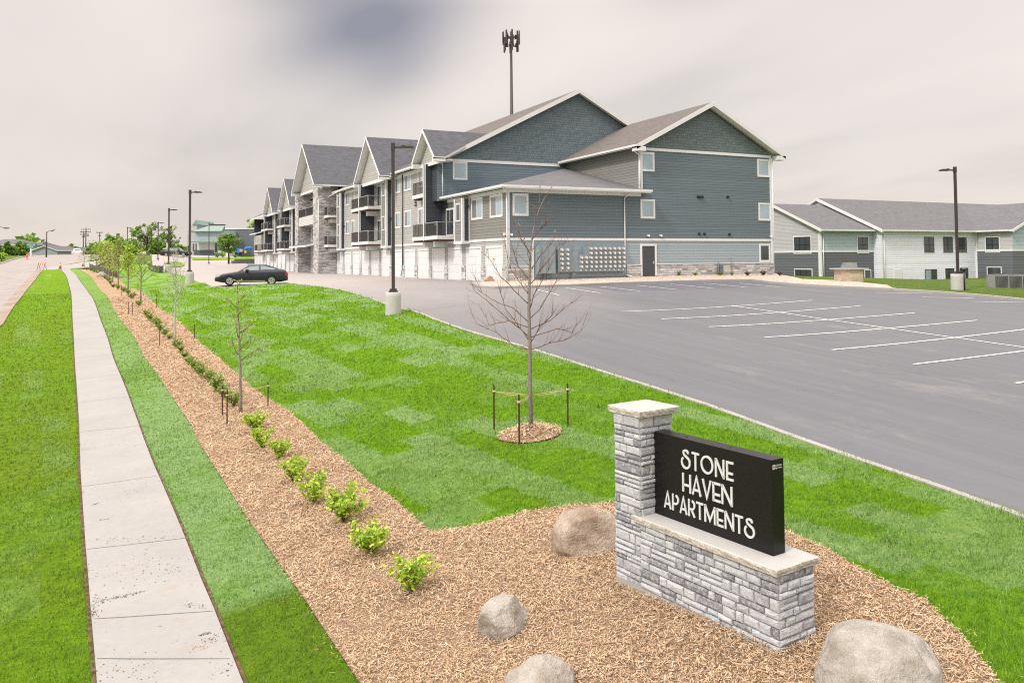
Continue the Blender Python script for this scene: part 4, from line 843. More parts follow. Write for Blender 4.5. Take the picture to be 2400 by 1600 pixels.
def Z5(x, y): return 1800+x/3.92, 380+y/3.92
def W5(fr, x0, y0, x1, y1, style, Yp=None, Xp=None, **kw):
    a, b = Z5(x0, y0), Z5(x1, y1); pwin(fr, 0, a[0], a[1], b[0], b[1], style, B2, Yp, Xp, **kw)
kw = dict(glass='glassd', trim=.1)
W5(FY(Ya), 818, 678, 928, 838, 'rb', Yp=Ya, **kw); W5(FY(Ya), 880, 985, 942, 1110, 'rb2', Yp=Ya, **kw)
W5(fA, 238, 678, 402, 842, 'rb3', Xp=XA, **kw); W5(fA, 240, 978, 407, 1100, 'rb3', Xp=XA, **kw)
W5(fW, 1432, 683, 1530, 832, 'rb', Yp=YW, glass='glassd', trim=.03); W5(fW, 1608, 683, 1700, 832, 'rb', Yp=YW, glass='glassd', trim=.03); W5(fW, 1745, 688, 1828, 830, 'rb', Yp=YW, glass='glassd', trim=.03)
W5(fW, 1620, 972, 1705, 1112, 'rb', Yp=YW, glass='glassd', trim=.03); W5(fW, 1752, 968, 1835, 1105, 'rb', Yp=YW, glass='glassd', trim=.03)
W5(fE, 1998, 683, 2135, 830, 'rb', Xp=XE, **kw); W5(fE, 2008, 960, 2145, 1110, 'rb2', Xp=XE, **kw)
m = MB(); a, b = Z5(1437, 985), Z5(1545, 1160); s0, s1 = xY(a[0], 600, YW), xY(b[0], 600, YW); z1 = zY(a[0], a[1], YW); z0 = zY(b[0], b[1], YW)
m.box(fW, s0, s1, .002, .05, z0, z1, 0); m.box(fW, s0+.06, (s0+s1)/2, .05, .055, z0+.1, z1-.08, 1); m.box(fW, (s0+s1)/2+.05, s1-.06, .05, .055, z0+.1, z1-.08, 2); m.build('patio_door', [M['black'], M['glass'], M['glassd']], B2)
m = MB(); a, b = Z5(1152, 985), Z5(1222, 1118); s0, s1 = xY(a[0], 600, YW), xY(b[0], 600, YW); m.box(fW, s0, s1, .002, .06, zY(b[0], b[1], YW), zY(a[0], a[1], YW), 0); dd = m.build('utility_door', M['white'], B2)
m = MB(); m.tube([onX(*Z5(2190, 530), XE+5)+np.array([0, 0, -1.0]), onX(*Z5(2190, 500), XE+5)], .16, 8); m.build('roof_vent', M['white'], B2)
# ------------------------------------------------------------------ entrance sign
SO = (5.087, 7.788, -1.9); su = np.array([.13, -.9915, 0]); sv = np.array([.9915, .13, 0])
G = thing('entrance_sign', 'grey ledgestone entrance sign with a pillar and a black STONE HAVEN APARTMENTS panel', 'sign', SO)
ff = Fr(SO, su, -sv); fe = Fr(np.array(SO)+su*2.2, sv, su); fp = Fr(np.array(SO)+su*.4, sv, su); fb = Fr(np.array(SO)+sv*.5, su, sv); f0 = Fr(SO, sv, -su)
t = NT('sign_ledgestone'); p = t.pos(); r = t.n('NewGeometry').outputs['Random Per Island']
c = t.ramp(r, [(0., (.18, .185, .21)), (.12, (.22, .225, .25)), (.26, (.34, .355, .39)), (.55, (.47, .49, .525)), (1., (.54, .56, .59))])
pat = t.noise(t.mp(p, (1, 1, 2)), 9, 5, .7); c = t.mix(t.ramp(pat, [(.42, .6), (.62, 0.)]), c, t.mix(.45, c, (.25, .24, .27))); c = t.mix(t.ramp(t.noise(p, 23, 4, .7), [(.45, 0.), (.65, .5)]), c, (.66, .675, .7))
M['signstone'] = t.out(c, .85, t.bump(t.math('ADD', t.noise(p, 40, 5, .7), t.noise(p, 110, 3, .6)), .8, .012), .2)
M['mortar'] = plain('grey_mortar', (.46, .465, .475), .95, .1, bump=.5)
M['signblack'] = plain('black_powder_coat', (.009, .008, .0085), .34, .3, var=.2, nscale=40)
M['signletter'] = plain('silver_sign_lettering', (.6, .62, .62), .5, .4, var=.02)
def stone(m, fr, s0, s1, z0, z1, d, th=.07):
    j = lambda a: (random.random()-.5)*a
    e = .011; b = d-.02
    ring = [(s0, z0), ((s0+s1)/2, z0+j(.004)), (s1, z0), (s1, z1), ((s0+s1)/2, z1+j(.004)), (s0, z1)]
    cs = (s0+s1)/2; cz = (z0+z1)/2; w = (s1-s0)/2; h = (z1-z0)/2
    def rg(ins, dd, jj): return [fr.p(cs+(x-cs)*(1-ins/w)+j(jj), dd+j(jj), cz+(z-cz)*(1-ins/h)+j(jj)) for x, z in ring]
    vs = rg(0, -th, 0)+rg(0, b, .003)+rg(e*.55, d-.006, .004)+rg(e*1.9, d, .006)+[fr.p(cs+j(.02), d+j(.008), cz+j(.01))]
    fs = [(k*6+i, k*6+(i+1) % 6, (k+1)*6+(i+1) % 6, (k+1)*6+i) for k in range(3) for i in range(6)]+[(18+i, 18+(i+1) % 6, 24) for i in range(6)]
    m.add(vs, fs, 0, False)
def stonework(m, faces, z0, z1):
    z = z0
    ci = 0
    while z < z1-.02:
        h = random.choice([.048, .058, .068, .08, .095, .11]); 
        if z+h > z1-.05: h = z1-z
        for fi, (fr, s0, s1, own) in enumerate(faces):
            s = s0-(.012 if (own[0]) else 0); end = s1+(.012 if own[1] else 0)
            while s < end-.01:
                L = random.choice([random.uniform(.08, .2), random.uniform(.15, .38)])
                if end-(s+L) < .08: L = end-s
                zz = [(z, z+h)]
                if h > .1 and L > .17 and random.random() < .25: zz = [(z, z+h*.48), (z+h*.5, z+h)]
                for a, b in zz: stone(m, fr, s+.003, s+L-.003, a+.003, b-.003, .012+random.random()*.018)
                s += L
        z += h; ci += 1
m = MB(); stonework(m, [(ff, 0, .4, (1, 1)), (fp, 0, .48, (0, 0)), (f0, 0, .48, (0, 0))], .03, 1.875); pb = MB(); pb.box(ff, .015, .39, -.47, -.012, 0, 1.875, 0)
pil = m.build('pillar', M['signstone'], G); pb.build('mortar_core', M['mortar'], pil)
m = MB(); stonework(m, [(ff, .4, 2.2, (0, 1)), (fe, 0, .5, (0, 0)), (Fr(np.array(SO)+sv*.5, su, sv), .4, 2.2, (0, 0))], .05, .735); bb = MB(); bb.box(ff, .38, 2.19, -.49, -.012, .0, .73, 0); bb.box(ff, -.0, 2.215, -.51, .022, -.25, .05, 1)
bw = m.build('base_wall', M['signstone'], G); bb.build('mortar_core', [M['mortar'], M['conc']], bw)
def capstone(par, u0, u1, v0, v1, z0, z1, name):
    loop = []; st = .028
    for (a, b), (c2, d2) in (((u0, v0), (u1, v0)), ((u1, v0), (u1, v1)), ((u1, v1), (u0, v1)), ((u0, v1), (u0, v0))):
        k = max(1, int(math.hypot(c2-a, d2-b)/st)); loop += [(a+(c2-a)*i/k, b+(d2-b)*i/k) for i in range(k)]
    n = len(loop); cu, cv_ = (u0+u1)/2, (v0+v1)/2; m = MB(); vs = []
    for lv, (z, ins, jj) in enumerate(((z1, .012, .001), (z1-.008, .0, .004), (z1-.03, -.002, .011), (z0+.015, .006, .011), (z0, .012, .004))):
        for u, v in loop:
            du, dv = np.sign(u-cu)*(abs(u-cu) > (u1-u0)/2-.001), np.sign(v-cv_)*(abs(v-cv_) > (v1-v0)/2-.001); q = ins+random.random()*jj
            vs.append(ff.p(u-du*q, -(v-dv*q), z))
    fs = [(k*n+i, k*n+(i+1) % n, (k+1)*n+(i+1) % n, (k+1)*n+i) for k in range(4) for i in range(n)]
    m.add(vs, fs, 1); b = len(m.v)-len(vs); m.f.append([b+i for i in range(n)]); m.m.append(0); m.sm.append(False); m.f.append([b+4*n+i for i in range(n)]); m.m.append(0); m.sm.append(False)
    return m.build(name, [M['caststone'], M['caprough']], par)
t = NT('rough_cap_edge'); p = t.pos(); c = t.ramp(t.noise(p, 7, 5, .7), [(.35, (.42, .39, .35)), (.65, (.68, .65, .6))]); M['caprough'] = t.out(c, .9, t.bump(t.noise(p, 55, 5, .7), 1., .015), .2)
capstone(G, -.07, .47, -.055, .54, 1.87, 1.945, 'pillar_cap'); capstone(G, .3, 2.235, -.055, .56, .735, .805, 'base_cap')
m = MB(); z0, z1 = .806, 1.696; m.box(ff, .41, 1.995, -.372, -.198, z0, z1, 0); bx = m.build('sign_box', M['signblack'], G)
bxm = bx.modifiers.new('b', 'BEVEL'); bxm.width = .004; bxm.segments = 2
m = MB()
for u in (.82, 1.42): m.lathe(ff.p(u, -.285, z1), [(.012, 0), (.012, .006), (.004, .008)], 8)
m.build('bolt', M['black'], bx)
def arc(cx, cy, rx, ry, a0, a1, n=18): return [(cx+rx*math.cos(R(a0+(a1-a0)*i/n)), cy+ry*math.sin(R(a0+(a1-a0)*i/n))) for i in range(n+1)]
TH = .115
LET = {'S': (.66, [arc(.33, .85, .16, .12, -20, 200, 12)+[(.22, .72), (.34, .64)]+arc(.33, .31, .28, .31, 52, -228, 28)]), 'T': (.5, [[(0, .94), (.5, .94)], [(.25, .9), (.25, 0)]]),
 'O': (.86, [arc(.43, .5, .37, .44, 0, 360, 34)]), 'N': (.62, [[(.06, 0), (.06, 1)], [(.06, .97), (.56, .03)], [(.56, 0), (.56, 1)]]), 'E': (.46, [[(.06, 0), (.06, 1)], [(.06, .94), (.46, .94)], [(.06, .38), (.42, .38)], [(.06, .06), (.46, .06)]]),
 'H': (.55, [[(.06, 0), (.06, 1)], [(.49, 0), (.49, 1)], [(.06, .38), (.49, .38)]]), 'A': (.56, [[(.05, 0), (.28, .97), (.51, 0)], [(.13, .27), (.43, .27)]]), 'V': (.56, [[(.05, 1), (.28, .03), (.51, 1)]]),
 'P': (.5, [[(.06, 0), (.06, 1)], [(.06, .94), (.22, .94)]+arc(.22, .68, .24, .26, 90, -90, 12)+[(.06, .42)]]), 'R': (.52, [[(.06, 0), (.06, 1)], [(.06, .94), (.22, .94)]+arc(.22, .68, .24, .26, 90, -90, 12)+[(.06, .42)], [(.24, .42), (.46, 0)]]),
 'M': (.78, [[(.06, 0), (.06, 1)], [(.06, .96), (.39, .15), (.72, .96)], [(.72, 0), (.72, 1)]])}
def ribs(m, fr, pts, th, d0, d1):
    P = np.array(pts, float); n = len(P); closed = np.linalg.norm(P[0]-P[-1]) < 1e-6; L, Rr = [], []
    for i in range(n):
        a = P[i]-P[i-1] if i > 0 else (P[0]-P[-2] if closed else P[1]-P[0]); b = P[i+1]-P[i] if i < n-1 else (P[1]-P[0] if closed else P[-1]-P[-2])
        a = a/np.linalg.norm(a); b = b/np.linalg.norm(b); t_ = a+b; t_ /= np.linalg.norm(t_)+1e-9; nn = np.array([-t_[1], t_[0]]); k = 1/max(.45, nn@np.array([-a[1], a[0]]))
        L.append(P[i]+nn*th/2*k); Rr.append(P[i]-nn*th/2*k)
    for i in range(n-1):
        q = [L[i], L[i+1], Rr[i+1], Rr[i]]; m.add([fr.p(x, d0, z) for x, z in q]+[fr.p(x, d1, z) for x, z in q], [(4, 5, 6, 7), (0, 1, 5, 4), (2, 3, 7, 6), (1, 2, 6, 5), (3, 0, 4, 7)], 0)
def writing(par, fr, text, s0, s1, z0, z1, d0, d1, mat, th=TH, gap=.1, name='lettering'):
    h = z1-z0; W = sum(LET[c][0] for c in text)+gap*(len(text)-1); k = (s1-s0)/W; x = 0; m = MB()
    for c in text:
        for st_ in LET[c][1]: ribs(m, fr, [(s0+(x+a)*k, z0+b*h*(1 if c != 'S' else 1)) for a, b in st_], th*h, d0, d1)
        x += LET[c][0]+gap
    return m.build(name, mat, par)
fw2 = Fr(SO, su, -sv)
writing(bx, fw2, 'STONE', .83, 1.54, 1.395, 1.583, -.197, -.186, M['signletter']); writing(bx, fw2, 'HAVEN', .84, 1.525, 1.145, 1.338, -.197, -.186, M['signletter'], gap=.04); writing(bx, fw2, 'APARTMENTS', .565, 1.79, .91, 1.085, -.197, -.186, M['signletter'], gap=.07)
def text(par, body, fr, s, z, size, mat, d=.002, name='lettering', ext=.001, align='LEFT'):
    cu = bpy.data.curves.new(name, 'FONT'); cu.body = body; cu.size = size; cu.extrude = ext; cu.align_x = align; tmp = bpy.data.objects.new('tmp', cu); COL.objects.link(tmp)
    dg = bpy.context.evaluated_depsgraph_get(); me = bpy.data.meshes.new_from_object(tmp.evaluated_get(dg)); bpy.data.objects.remove(tmp)
    m = MB(); m.add([fr.p(s+v.co.x, d+v.co.z, z+v.co.y) for v in me.vertices], [list(p.vertices) for p in me.polygons], 0); return m.build(name, mat, par)
fend = Fr(np.array(SO)+su*1.996, sv, su)
m = MB(); m.box(fend, .212, .24, 0, .002, 1.606, 1.648, 0); m.build('maker_logo', M['signletter'], bx); m = MB(); m.box(fend, .222, .229, .002, .003, 1.613, 1.641, 0); m.box(fend, .222, .235, .002, .0031, 1.624, 1.63, 0); m.build('maker_logo_mark', M['signblack'], bx)
text(bx, 'La Crosse', fend, .246, 1.631, .023, M['signletter'], .001); text(bx, 'Sign Group', fend, .246, 1.609, .021, M['signletter'], .001)
# ------------------------------------------------------------------ boulders
def bouldermat(name, c0, c1, c2):
    t = NT(name); p = t.obj(); f = t.noise(p, 2.2, 6, .65); g2 = t.noise(p, 7, 5, .7)
    c = t.ramp(f, [(.35, c0), (.5, c1), (.66, c2)]); c = t.mix(t.ramp(g2, [(.5, 0.), (.7, .5)]), c, c0); c = t.mix(t.math('MULTIPLY', t.noise(p, 90, 2), .2), c, (.65, .62, .58))
    return t.out(c, .85, t.bump(t.math('ADD', g2, t.noise(p, 30, 5, .7)), 1., .045), .2)
BM = [bouldermat('tan_granite', (.29, .19, .13), (.49, .395, .315), (.65, .57, .49)), bouldermat('pale_limestone', (.3, .25, .2), (.47, .43, .385), (.58, .55, .51)), bouldermat('grey_fieldstone', (.28, .24, .195), (.46, .43, .39), (.59, .57, .54)), bouldermat('orange_sandstone', (.4, .22, .14), (.6, .4, .28), (.7, .55, .42))]
from mathutils import noise as mn
def boulder(px, py, wx, wy, hz, mat, seed, label, rz=0, sink=.12):
    P = at(px, py); import bmesh
    bm = bmesh.new(); bmesh.ops.create_icosphere(bm, subdivisions=5, radius=1); rr = random.Random(seed); pl = []
    for _ in range(11):
        n = Vector((rr.gauss(0, 1), rr.gauss(0, 1), rr.gauss(0, .9))).normalized(); pl.append((n, rr.uniform(.68, .95)))
    pl.append((Vector((0, 0, -1)), .55))
    for v in bm.verts:
        q = v.co.copy()
        for n, d in pl:
            e = q.dot(n)-d
            if e > 0: q -= n*e*.88
        s = Vector((seed*3.1, seed, 0)); q *= 1+.1*mn.noise(q*1.5+s)+.05*mn.noise(q*3.6+s)+.022*mn.noise(q*9+s)+.01*mn.noise(q*24+s)
        v.co = Vector((q.x*wx/2*1.12, q.y*wy/2*1.12, (q.z+.5)*hz/1.35))
    me = bpy.data.meshes.new('boulder'); bm.to_mesh(me); bm.free(); me.materials.append(mat); me.polygons.foreach_set('use_smooth', [True]*len(me.polygons))
    o = bpy.data.objects.new('boulder', me); COL.objects.link(o); o.location = (P[0], P[1], P[2]-sink*hz); o.rotation_euler = (0, 0, rz)
    return tag(o, label, 'boulder', 'landscape boulders')
boulder(1377, 1292, .8, .66, .58, BM[0], 3, 'large brown and cream boulder lying against the stone sign pillar', -.3)
boulder(1182, 1482, .6, .5, .37, BM[1], 12, 'small pale wedge shaped boulder alone in the mulch before the sign', .5)
boulder(1262, 1640, .64, .5, .38, BM[1], 21, 'grey white boulder cut off by the bottom edge of the picture', .2)
boulder(2052, 1612, 1.12, 1.0, .47, BM[2], 7, 'biggest grey boulder in the mulch near the front corner of the sign', .4)
boulder(1144, 660, .8, .6, .42, BM[3], 9, 'orange sandstone boulder by the garage corner of the apartments', .3)
boulder(240, 650, .9, .7, .55, BM[1], 15, 'whitish boulder far along the planting bed beside the black fence', .1)
# ------------------------------------------------------------------ plants
def leafmat(name, c0, c1, c2):
    t = NT(name); r = t.n('NewGeometry').outputs['Random Per Island']; c = t.ramp(r, [(0., c0), (.5, c1), (1., c2)]); d = t.n('BsdfTranslucent', {'Color': c}); t.out(c, .55, None, .35)
    m = t.n('MixShader', {0: .3}); t.t.links.new(t.b.outputs[0], m.inputs[1]); t.t.links.new(d.outputs[0], m.inputs[2]); t.t.links.new(m.outputs[0], t.o.inputs[0]); return t.mat
M['lime'] = leafmat('lime_green_leaves', (.16, .32, .03), (.38, .55, .05), (.62, .7, .12)); M['darkleaf'] = leafmat('dark_green_leaves', (.06, .15, .015), (.15, .29, .035), (.36, .48, .07)); M['midleaf'] = leafmat('mid_green_leaves', (.07, .16, .02), (.17, .32, .045), (.36, .48, .08))
M['yelleaf'] = leafmat('yellow_green_leaves', (.16, .26, .03), (.36, .46, .09), (.56, .55, .2)); M['orleaf'] = leafmat('bronze_spring_leaves', (.28, .17, .06), (.45, .34, .12), (.4, .42, .12)); M['redleaf'] = leafmat('dark_red_leaves', (.06, .02, .02), (.12, .04, .035), (.17, .07, .05))
M['greyleaf'] = leafmat('silvery_leaves', (.2, .26, .15), (.38, .44, .3), (.5, .56, .42))
def barkm(name, c):
    t = NT(name); p = t.obj(); f = t.noise(t.mp(p, (1, 1, .25)), 40, 4, .7); return t.out(t.ramp(f, [(.35, tuple(x*.6 for x in c)), (.65, c)]), .9, t.bump(f, .6, .01), .2)
M['bark'] = barkm('grey_brown_bark', (.3, .25, .23)); M['twig'] = barkm('reddish_brown_twigs', (.24, .13, .11)); M['barkl'] = barkm('pale_grey_bark', (.5, .5, .46)); M['barkd'] = barkm('dark_bark', (.12, .095, .08))
def leaves(centers, normals_spread, size, rs):
    n = len(centers); C = np.asarray(centers); a = rs.normal(size=(n, 3)); a /= np.linalg.norm(a, axis=1)[:, None]; b = rs.normal(size=(n, 3)); b -= (b*a).sum(1)[:, None]*a; b /= np.linalg.norm(b, axis=1)[:, None]
    s = size*(.6+.8*rs.random(n))[:, None]; a[:, 2] *= .6
    return np.stack([C-a*s, C+b*s*.5, C+a*s, C-b*s*.5], 1)
def shrub(name, kind, h, w, nleaf, lsize, mat, seed, stem='twig'):
    rs = np.random.default_rng(seed); root = thing(name, 'x', 'shrub', (0, 0, 0)); m = MB(); C = []
    ns = 16
    for i in range(ns):
        a = rs.random()*6.28; rr = w/2*(.25+.75*rs.random()**.6); hh = h*(.55+.45*rs.random())*(1-.25*(rr/(w/2))**2); k = 6; pts = []
        for j in range(k+1):
            q = j/k; pts.append((math.cos(a)*rr*q**1.3+rs.normal()*.008, math.sin(a)*rr*q**1.3+rs.normal()*.008, hh*q))
        m.tube(pts, [.006*(1-.6*j/k) for j in range(k+1)], 4)
        for j in range(nleaf//ns): q = .25+.75*rs.random()**.75; f = q*k; i0 = min(int(f), k-1); p = np.array(pts[i0])+(np.array(pts[i0+1])-np.array(pts[i0]))*(f-i0); C.append(p+rs.normal(size=3)*w*.055)
    m.build('stem', M[stem], root); C = np.array(C); C[:, 2] = np.abs(C[:, 2])+.02; o = npmesh('foliage', leaves(C, 0, lsize, rs), 4, M[mat], root); return root
protos = [shrub('flowering_shrub', 0, .55, .62, 780, .034, 'lime', s) for s in (1, 2, 3)]
near = [(600, 1014, .95, 'farthest of the lime shrubs, beside the thin staked tree'), (614, 1056, .9, 'lime shrub second nearest the thin staked tree'), (654, 1081, .8, 'small upright lime shrub third from the thin staked tree'), (687, 1135, .98, 'loose lime shrub with pinkish tips, fourth from the staked tree'), (736, 1190, 1.0, 'lime shrub with an arching shoot, fourth from the front of the bed'), (805, 1232, 1.08, 'widest round lime shrub, third from the front of the bed'), (870, 1309, .97, 'lime shrub above a long bare twig, second from the front of the bed'), (962, 1401, .88, 'frontmost tall lime shrub standing alone in the mulch')]
for i, (x, y, s, lab) in enumerate(near):
    P = at(x, y); o = protos[i % 3] if i < 3 else copy_tree(protos[i % 3]); o.location = (P[0], P[1], P[2]+.05); o.scale = (s*1.1, s*1.1, s*1.1); o.rotation_euler = (0, 0, i*1.3); tag(o, lab, 'shrub', 'lime shrubs along the mulch bed')
pd = [shrub('spirea_shrub', 0, .62, .68, 520, .04, 'darkleaf', 11), shrub('spirea_shrub', 0, .6, .7, 520, .04, 'midleaf', 12)]; pg = [shrub('ornamental_grass', 0, .45, .6, 420, .05, 'midleaf', 15), shrub('ornamental_grass', 0, .42, .6, 420, .05, 'yelleaf', 16)]
rowl = [(549, 957, 0, 1), (527, 937, 1, .95), (505, 919, 0, 1.1), (488, 897, 1, .9), (471, 887, 0, 1.05), (455, 868, 1, .85), (444, 856, 2, .8), (433, 841, 2, .8), (423, 827, 2, .75), (414, 819, 0, .9), (397, 797, 3, .8), (387, 789, 1, .85), (377, 777, 1, .9), (368, 768, 0, .9), (361, 762, 1, .95), (352, 753, 0, .95), (343, 744, 0, .9), (326, 718, 2, 1.), (309, 702, 1, 1.1), (301, 693, 0, 1.), (290, 686, 1, 1.), (276, 681, 0, 1.), (265, 675, 2, 1.), (259, 668, 0, 1.), (253, 661, 0, 1.), (247, 655, 2, 1.), (234, 645, 3, 1.), (228, 641, 3, 1.), (221, 639, 2, 1.), (213, 636, 0, .9), (203, 634, 0, .9)]
ORD = ['first', 'second', 'third', 'fourth', 'fifth', 'sixth', 'seventh', 'eighth', 'ninth', 'tenth', 'eleventh', 'twelfth', 'thirteenth', 'fourteenth', 'fifteenth', 'sixteenth', 'seventeenth', 'eighteenth', 'nineteenth', 'twentieth', 'twenty-first', 'twenty-second', 'twenty-third', 'twenty-fourth', 'twenty-fifth', 'twenty-sixth', 'twenty-seventh', 'twenty-eighth', 'twenty-ninth', 'thirtieth', 'thirty-first']
used = set(); desc = ['dark green shrub', 'mid green leafy shrub', 'low green grassy tuft', 'low yellowish tuft']
for i, (x, y, k, s) in enumerate(rowl):
    src = (pd+pg)[k]; P = at(x, y); o = src if k not in used else copy_tree(src); used.add(k)
    o.location = (P[0], P[1], P[2]+.05); o.scale = (s*.82, s*.82, s*.82); o.rotation_euler = (0, 0, i*1.7); tag(o, f'{desc[k]}, {ORD[i]} in the row counted away from the lime shrubs', 'shrub', 'darker shrubs in a row down the mulch bed')
# shrublets in the gravel by the building
ps = [shrub('bed_shrub', 0, .32, .5, 220, .05, 'darkleaf', 31), shrub('bed_shrub', 0, .38, .6, 220, .05, 'redleaf', 32)]
used = set()
for i, (x, y, k, lab) in enumerate(((1206, 656, 0, 'small green shrub left of the meter cabinet'), (1248, 656, 0, 'small green shrub under the large meter cabinet'), (1318, 655, 0, 'tiny shrub under the gap between the two meter panels'), (1347, 655, 0, 'tiny shrub under the left end of the long meter panel'), (1379, 654, 0, 'tiny shrub under the middle of the long meter panel'), (1412, 654, 0, 'tiny shrub under the right end of the long meter panel'), (1502, 651, 0, 'small green shrub just left of the dark side door'), (1590, 649, 0, 'green shrub first to the right of the dark side door'), (1629, 649, 0, 'fullest green shrub against the stone base'), (1689, 649, 0, 'green shrub just left of the gas meter'), (1716, 649, 0, 'green shrub just right of the gas meter'), (1751, 650, 1, 'dark red shrub nearest the gas meter'), (1789, 649, 1, 'dark red shrub under the small ground floor window'), (1828, 650, 1, 'dark red shrub past the building corner'))):
    P = at(x, y); o = ps[k] if k not in used else copy_tree(ps[k]); used.add(k); o.location = (P[0], P[1], P[2]+.1); s = .75+.35*((i*7) % 5)/5; o.scale = (s, s, s); o.rotation_euler = (0, 0, i); tag(o, lab, 'shrub', 'small shrubs in the gravel bed')
# trees ------------------------------------------------------------
def limb(m, p, d, L, r, depth, rs, tips, up=.25, nseg=5, kids_=3, spread=.7, tipr=.35):
    pts = [p.copy()]; dd = d/np.linalg.norm(d)
    for i in range(nseg):
        dd = dd+rs.normal(size=3)*.1+np.array([0, 0, up/nseg]); dd /= np.linalg.norm(dd); pts.append(pts[-1]+dd*L/nseg)
    rad = [r*(1-(1-tipr)*i/nseg) for i in range(nseg+1)]; m.tube(pts, rad, 5 if r < .02 else 7)
    if depth == 0: tips += pts[2:]; return
    for k in range(kids_):
        f = .35+.6*rs.random(); i = min(int(f*nseg), nseg-1); q = pts[i]+(pts[i+1]-pts[i])*(f*nseg-i); a = rs.normal(size=3); a -= (a@dd)*dd; a /= np.linalg.norm(a)
        limb(m, q, dd+a*spread+np.array([0, 0, .15]), L*(.35+.25*rs.random()), rad[i]*.55, depth-1, rs, tips, up, 4, 2, spread, tipr)
    tips += pts[3:]
def tree(name, P, h, trunk_r, first, nl, ll, leafn, lsize, leafm, barkn, seed, label, cat='tree', group=None, ang=.9, depth=2, lean=(0, 0), spreadleaf=.1):
    rs = np.random.default_rng(seed); T = thing(name, label, cat, tuple(P), group); m = MB(); n = 9; pts = [np.array(P)+np.array([lean[0]*(i/n)**1.5+rs.normal()*.012*h/4, lean[1]*i/n+rs.normal()*.012*h/4, h*i/n]) for i in range(n+1)]
    pts[0][2] -= .12
    m.tube(pts, [trunk_r*(1-.85*(i/n)) for i in range(n+1)], 8); tips = list(pts[6:]); m2 = MB()
    for i in range(nl):
        f = first+(.97-first)*(i+.5)/nl; k = min(int(f*n), n-1); q = pts[k]+(pts[k+1]-pts[k])*(f*n-k); a = i*2.4+rs.random()*.6; w = (1-(f-first)/(1-first))**.7
        el = ang*(.55+.6*(f-first)/(1-first)); d = np.array([math.cos(a)*math.cos(el), math.sin(a)*math.cos(el), math.sin(el)])
        limb(m2, q, d, ll*(.35+.65*w)*(.8+.4*rs.random()), trunk_r*.32*(.6+.5*w), depth, rs, tips)
    m.build('trunk', M[barkn], T); m2.build('branches', M['twig' if barkn != 'barkl' else 'barkl'], T)
    if leafn:
        tp = np.array(tips); C = tp[rs.integers(0, len(tp), leafn)]+rs.normal(size=(leafn, 3))*spreadleaf; npmesh('foliage', leaves(C-np.array(P), 0, lsize, rs), 4, M[leafm], T)
    return T
# the bare young tree in its mulch ring: limbs follow the photo
P1 = tb.copy(); P1[2] += .1; T1 = thing('young_tree', 'leafless young tree with spreading twigs standing in its own mulch ring', 'tree', tuple(P1), 'young staked trees')
rs = np.random.default_rng(5); dep = float((P1-C0)@Fv); fwd = np.array([math.sin(yaw), math.cos(yaw), 0])
def q7(x, y, off=0.): 
    P = C0+dep*ray(1060+x/2.45, 440+y/2.45); return P+fwd*off*(dep and 1)
m = MB(); tr_ = [(455, 1440), (447, 1150), (445, 900), (440, 700), (443, 520), (448, 380), (462, 260), (480, 180), (505, 110), (537, 45)]; tp = [q7(*a) for a in tr_]; tp[0][2] -= .1
m.tube(tp, [.052, .044, .04, .033, .028, .02, .015, .011, .008, .004], 8); m.build('trunk', M['bark'], T1); m = MB(); tips = []
LB = [[(437, 930), (370, 920), (250, 840), (130, 785), (90, 708)], [(450, 928), (550, 890), (640, 880), (740, 820), (775, 715)], [(437, 850), (370, 800), (300, 740), (200, 650), (130, 590), (105, 545)], [(437, 770), (350, 690), (240, 655), (165, 605), (120, 500)], [(455, 812), (560, 765), (650, 690), (750, 615)],
 [(452, 750), (500, 690), (560, 600), (600, 520), (645, 430)], [(440, 670), (360, 590), (280, 510), (225, 430), (185, 375)], [(448, 690), (480, 600), (530, 520), (600, 400), (655, 290)], [(443, 520), (380, 450), (358, 380), (378, 318)], [(447, 470), (500, 400), (560, 330), (585, 285)], [(447, 380), (400, 300), (345, 175)], [(455, 300), (510, 240), (553, 188)], [(445, 560), (520, 460), (610, 330), (708, 298)], [(440, 620), (400, 560), (330, 470), (295, 285)], [(447, 900), (500, 800), (560, 740), (570, 690)], [(440, 880), (380, 800), (300, 690), (265, 560)], [(452, 860), (600, 800), (680, 815), (700, 760)], [(441, 800), (330, 770), (215, 800), (140, 675)]]
for i, lb in enumerate(LB):
    o_ = rs.uniform(-.9, .9); n = len(lb); lat = abs(lb[-1][0]-lb[0][0])/2.45/1896*dep
    pts = []
    for j, a in enumerate(lb): pts.append(q7(a[0]+rs.normal()*3, a[1]+rs.normal()*3, o_*lat*j/(n-1)))
    fine = []
    for j in range(n-1):
        for k in range(3): fine.append(pts[j]+(pts[j+1]-pts[j])*k/3+rs.normal(size=3)*.006)
    fine.append(pts[-1]); rad = [.0105*(1-.75*j/len(fine)) for j in range(len(fine))]; m.tube(fine, rad, 5)
    for k in range(11):
        j = rs.integers(2, len(fine)-1); d = fine[j]-fine[j-1]; d /= np.linalg.norm(d); a = rs.normal(size=3); limb(m, fine[j].copy(), d*1.1+a*.45+np.array([0, 0, .35]), .14+.34*rs.random(), rad[j]*.55, 1 if rs.random() < .5 else 0, rs, tips, .5, 4, 2, .6, .4)
for k in range(14): j = 3+k % 6; limb(m, tp[j]+(tp[j+1]-tp[j])*rs.random(), np.array([rs.normal(), rs.normal(), .9]), .25+.3*rs.random(), .006, 1, rs, tips, .5)
m.build('branches', M['twig'], T1); hi = np.array([t_ for t_ in tips if t_[2] > P1[2]+3.3]); npmesh('buds', leaves(hi[rs.integers(0, len(hi), 60)]-P1, 0, .022, rs), 4, M['orleaf'], T1)
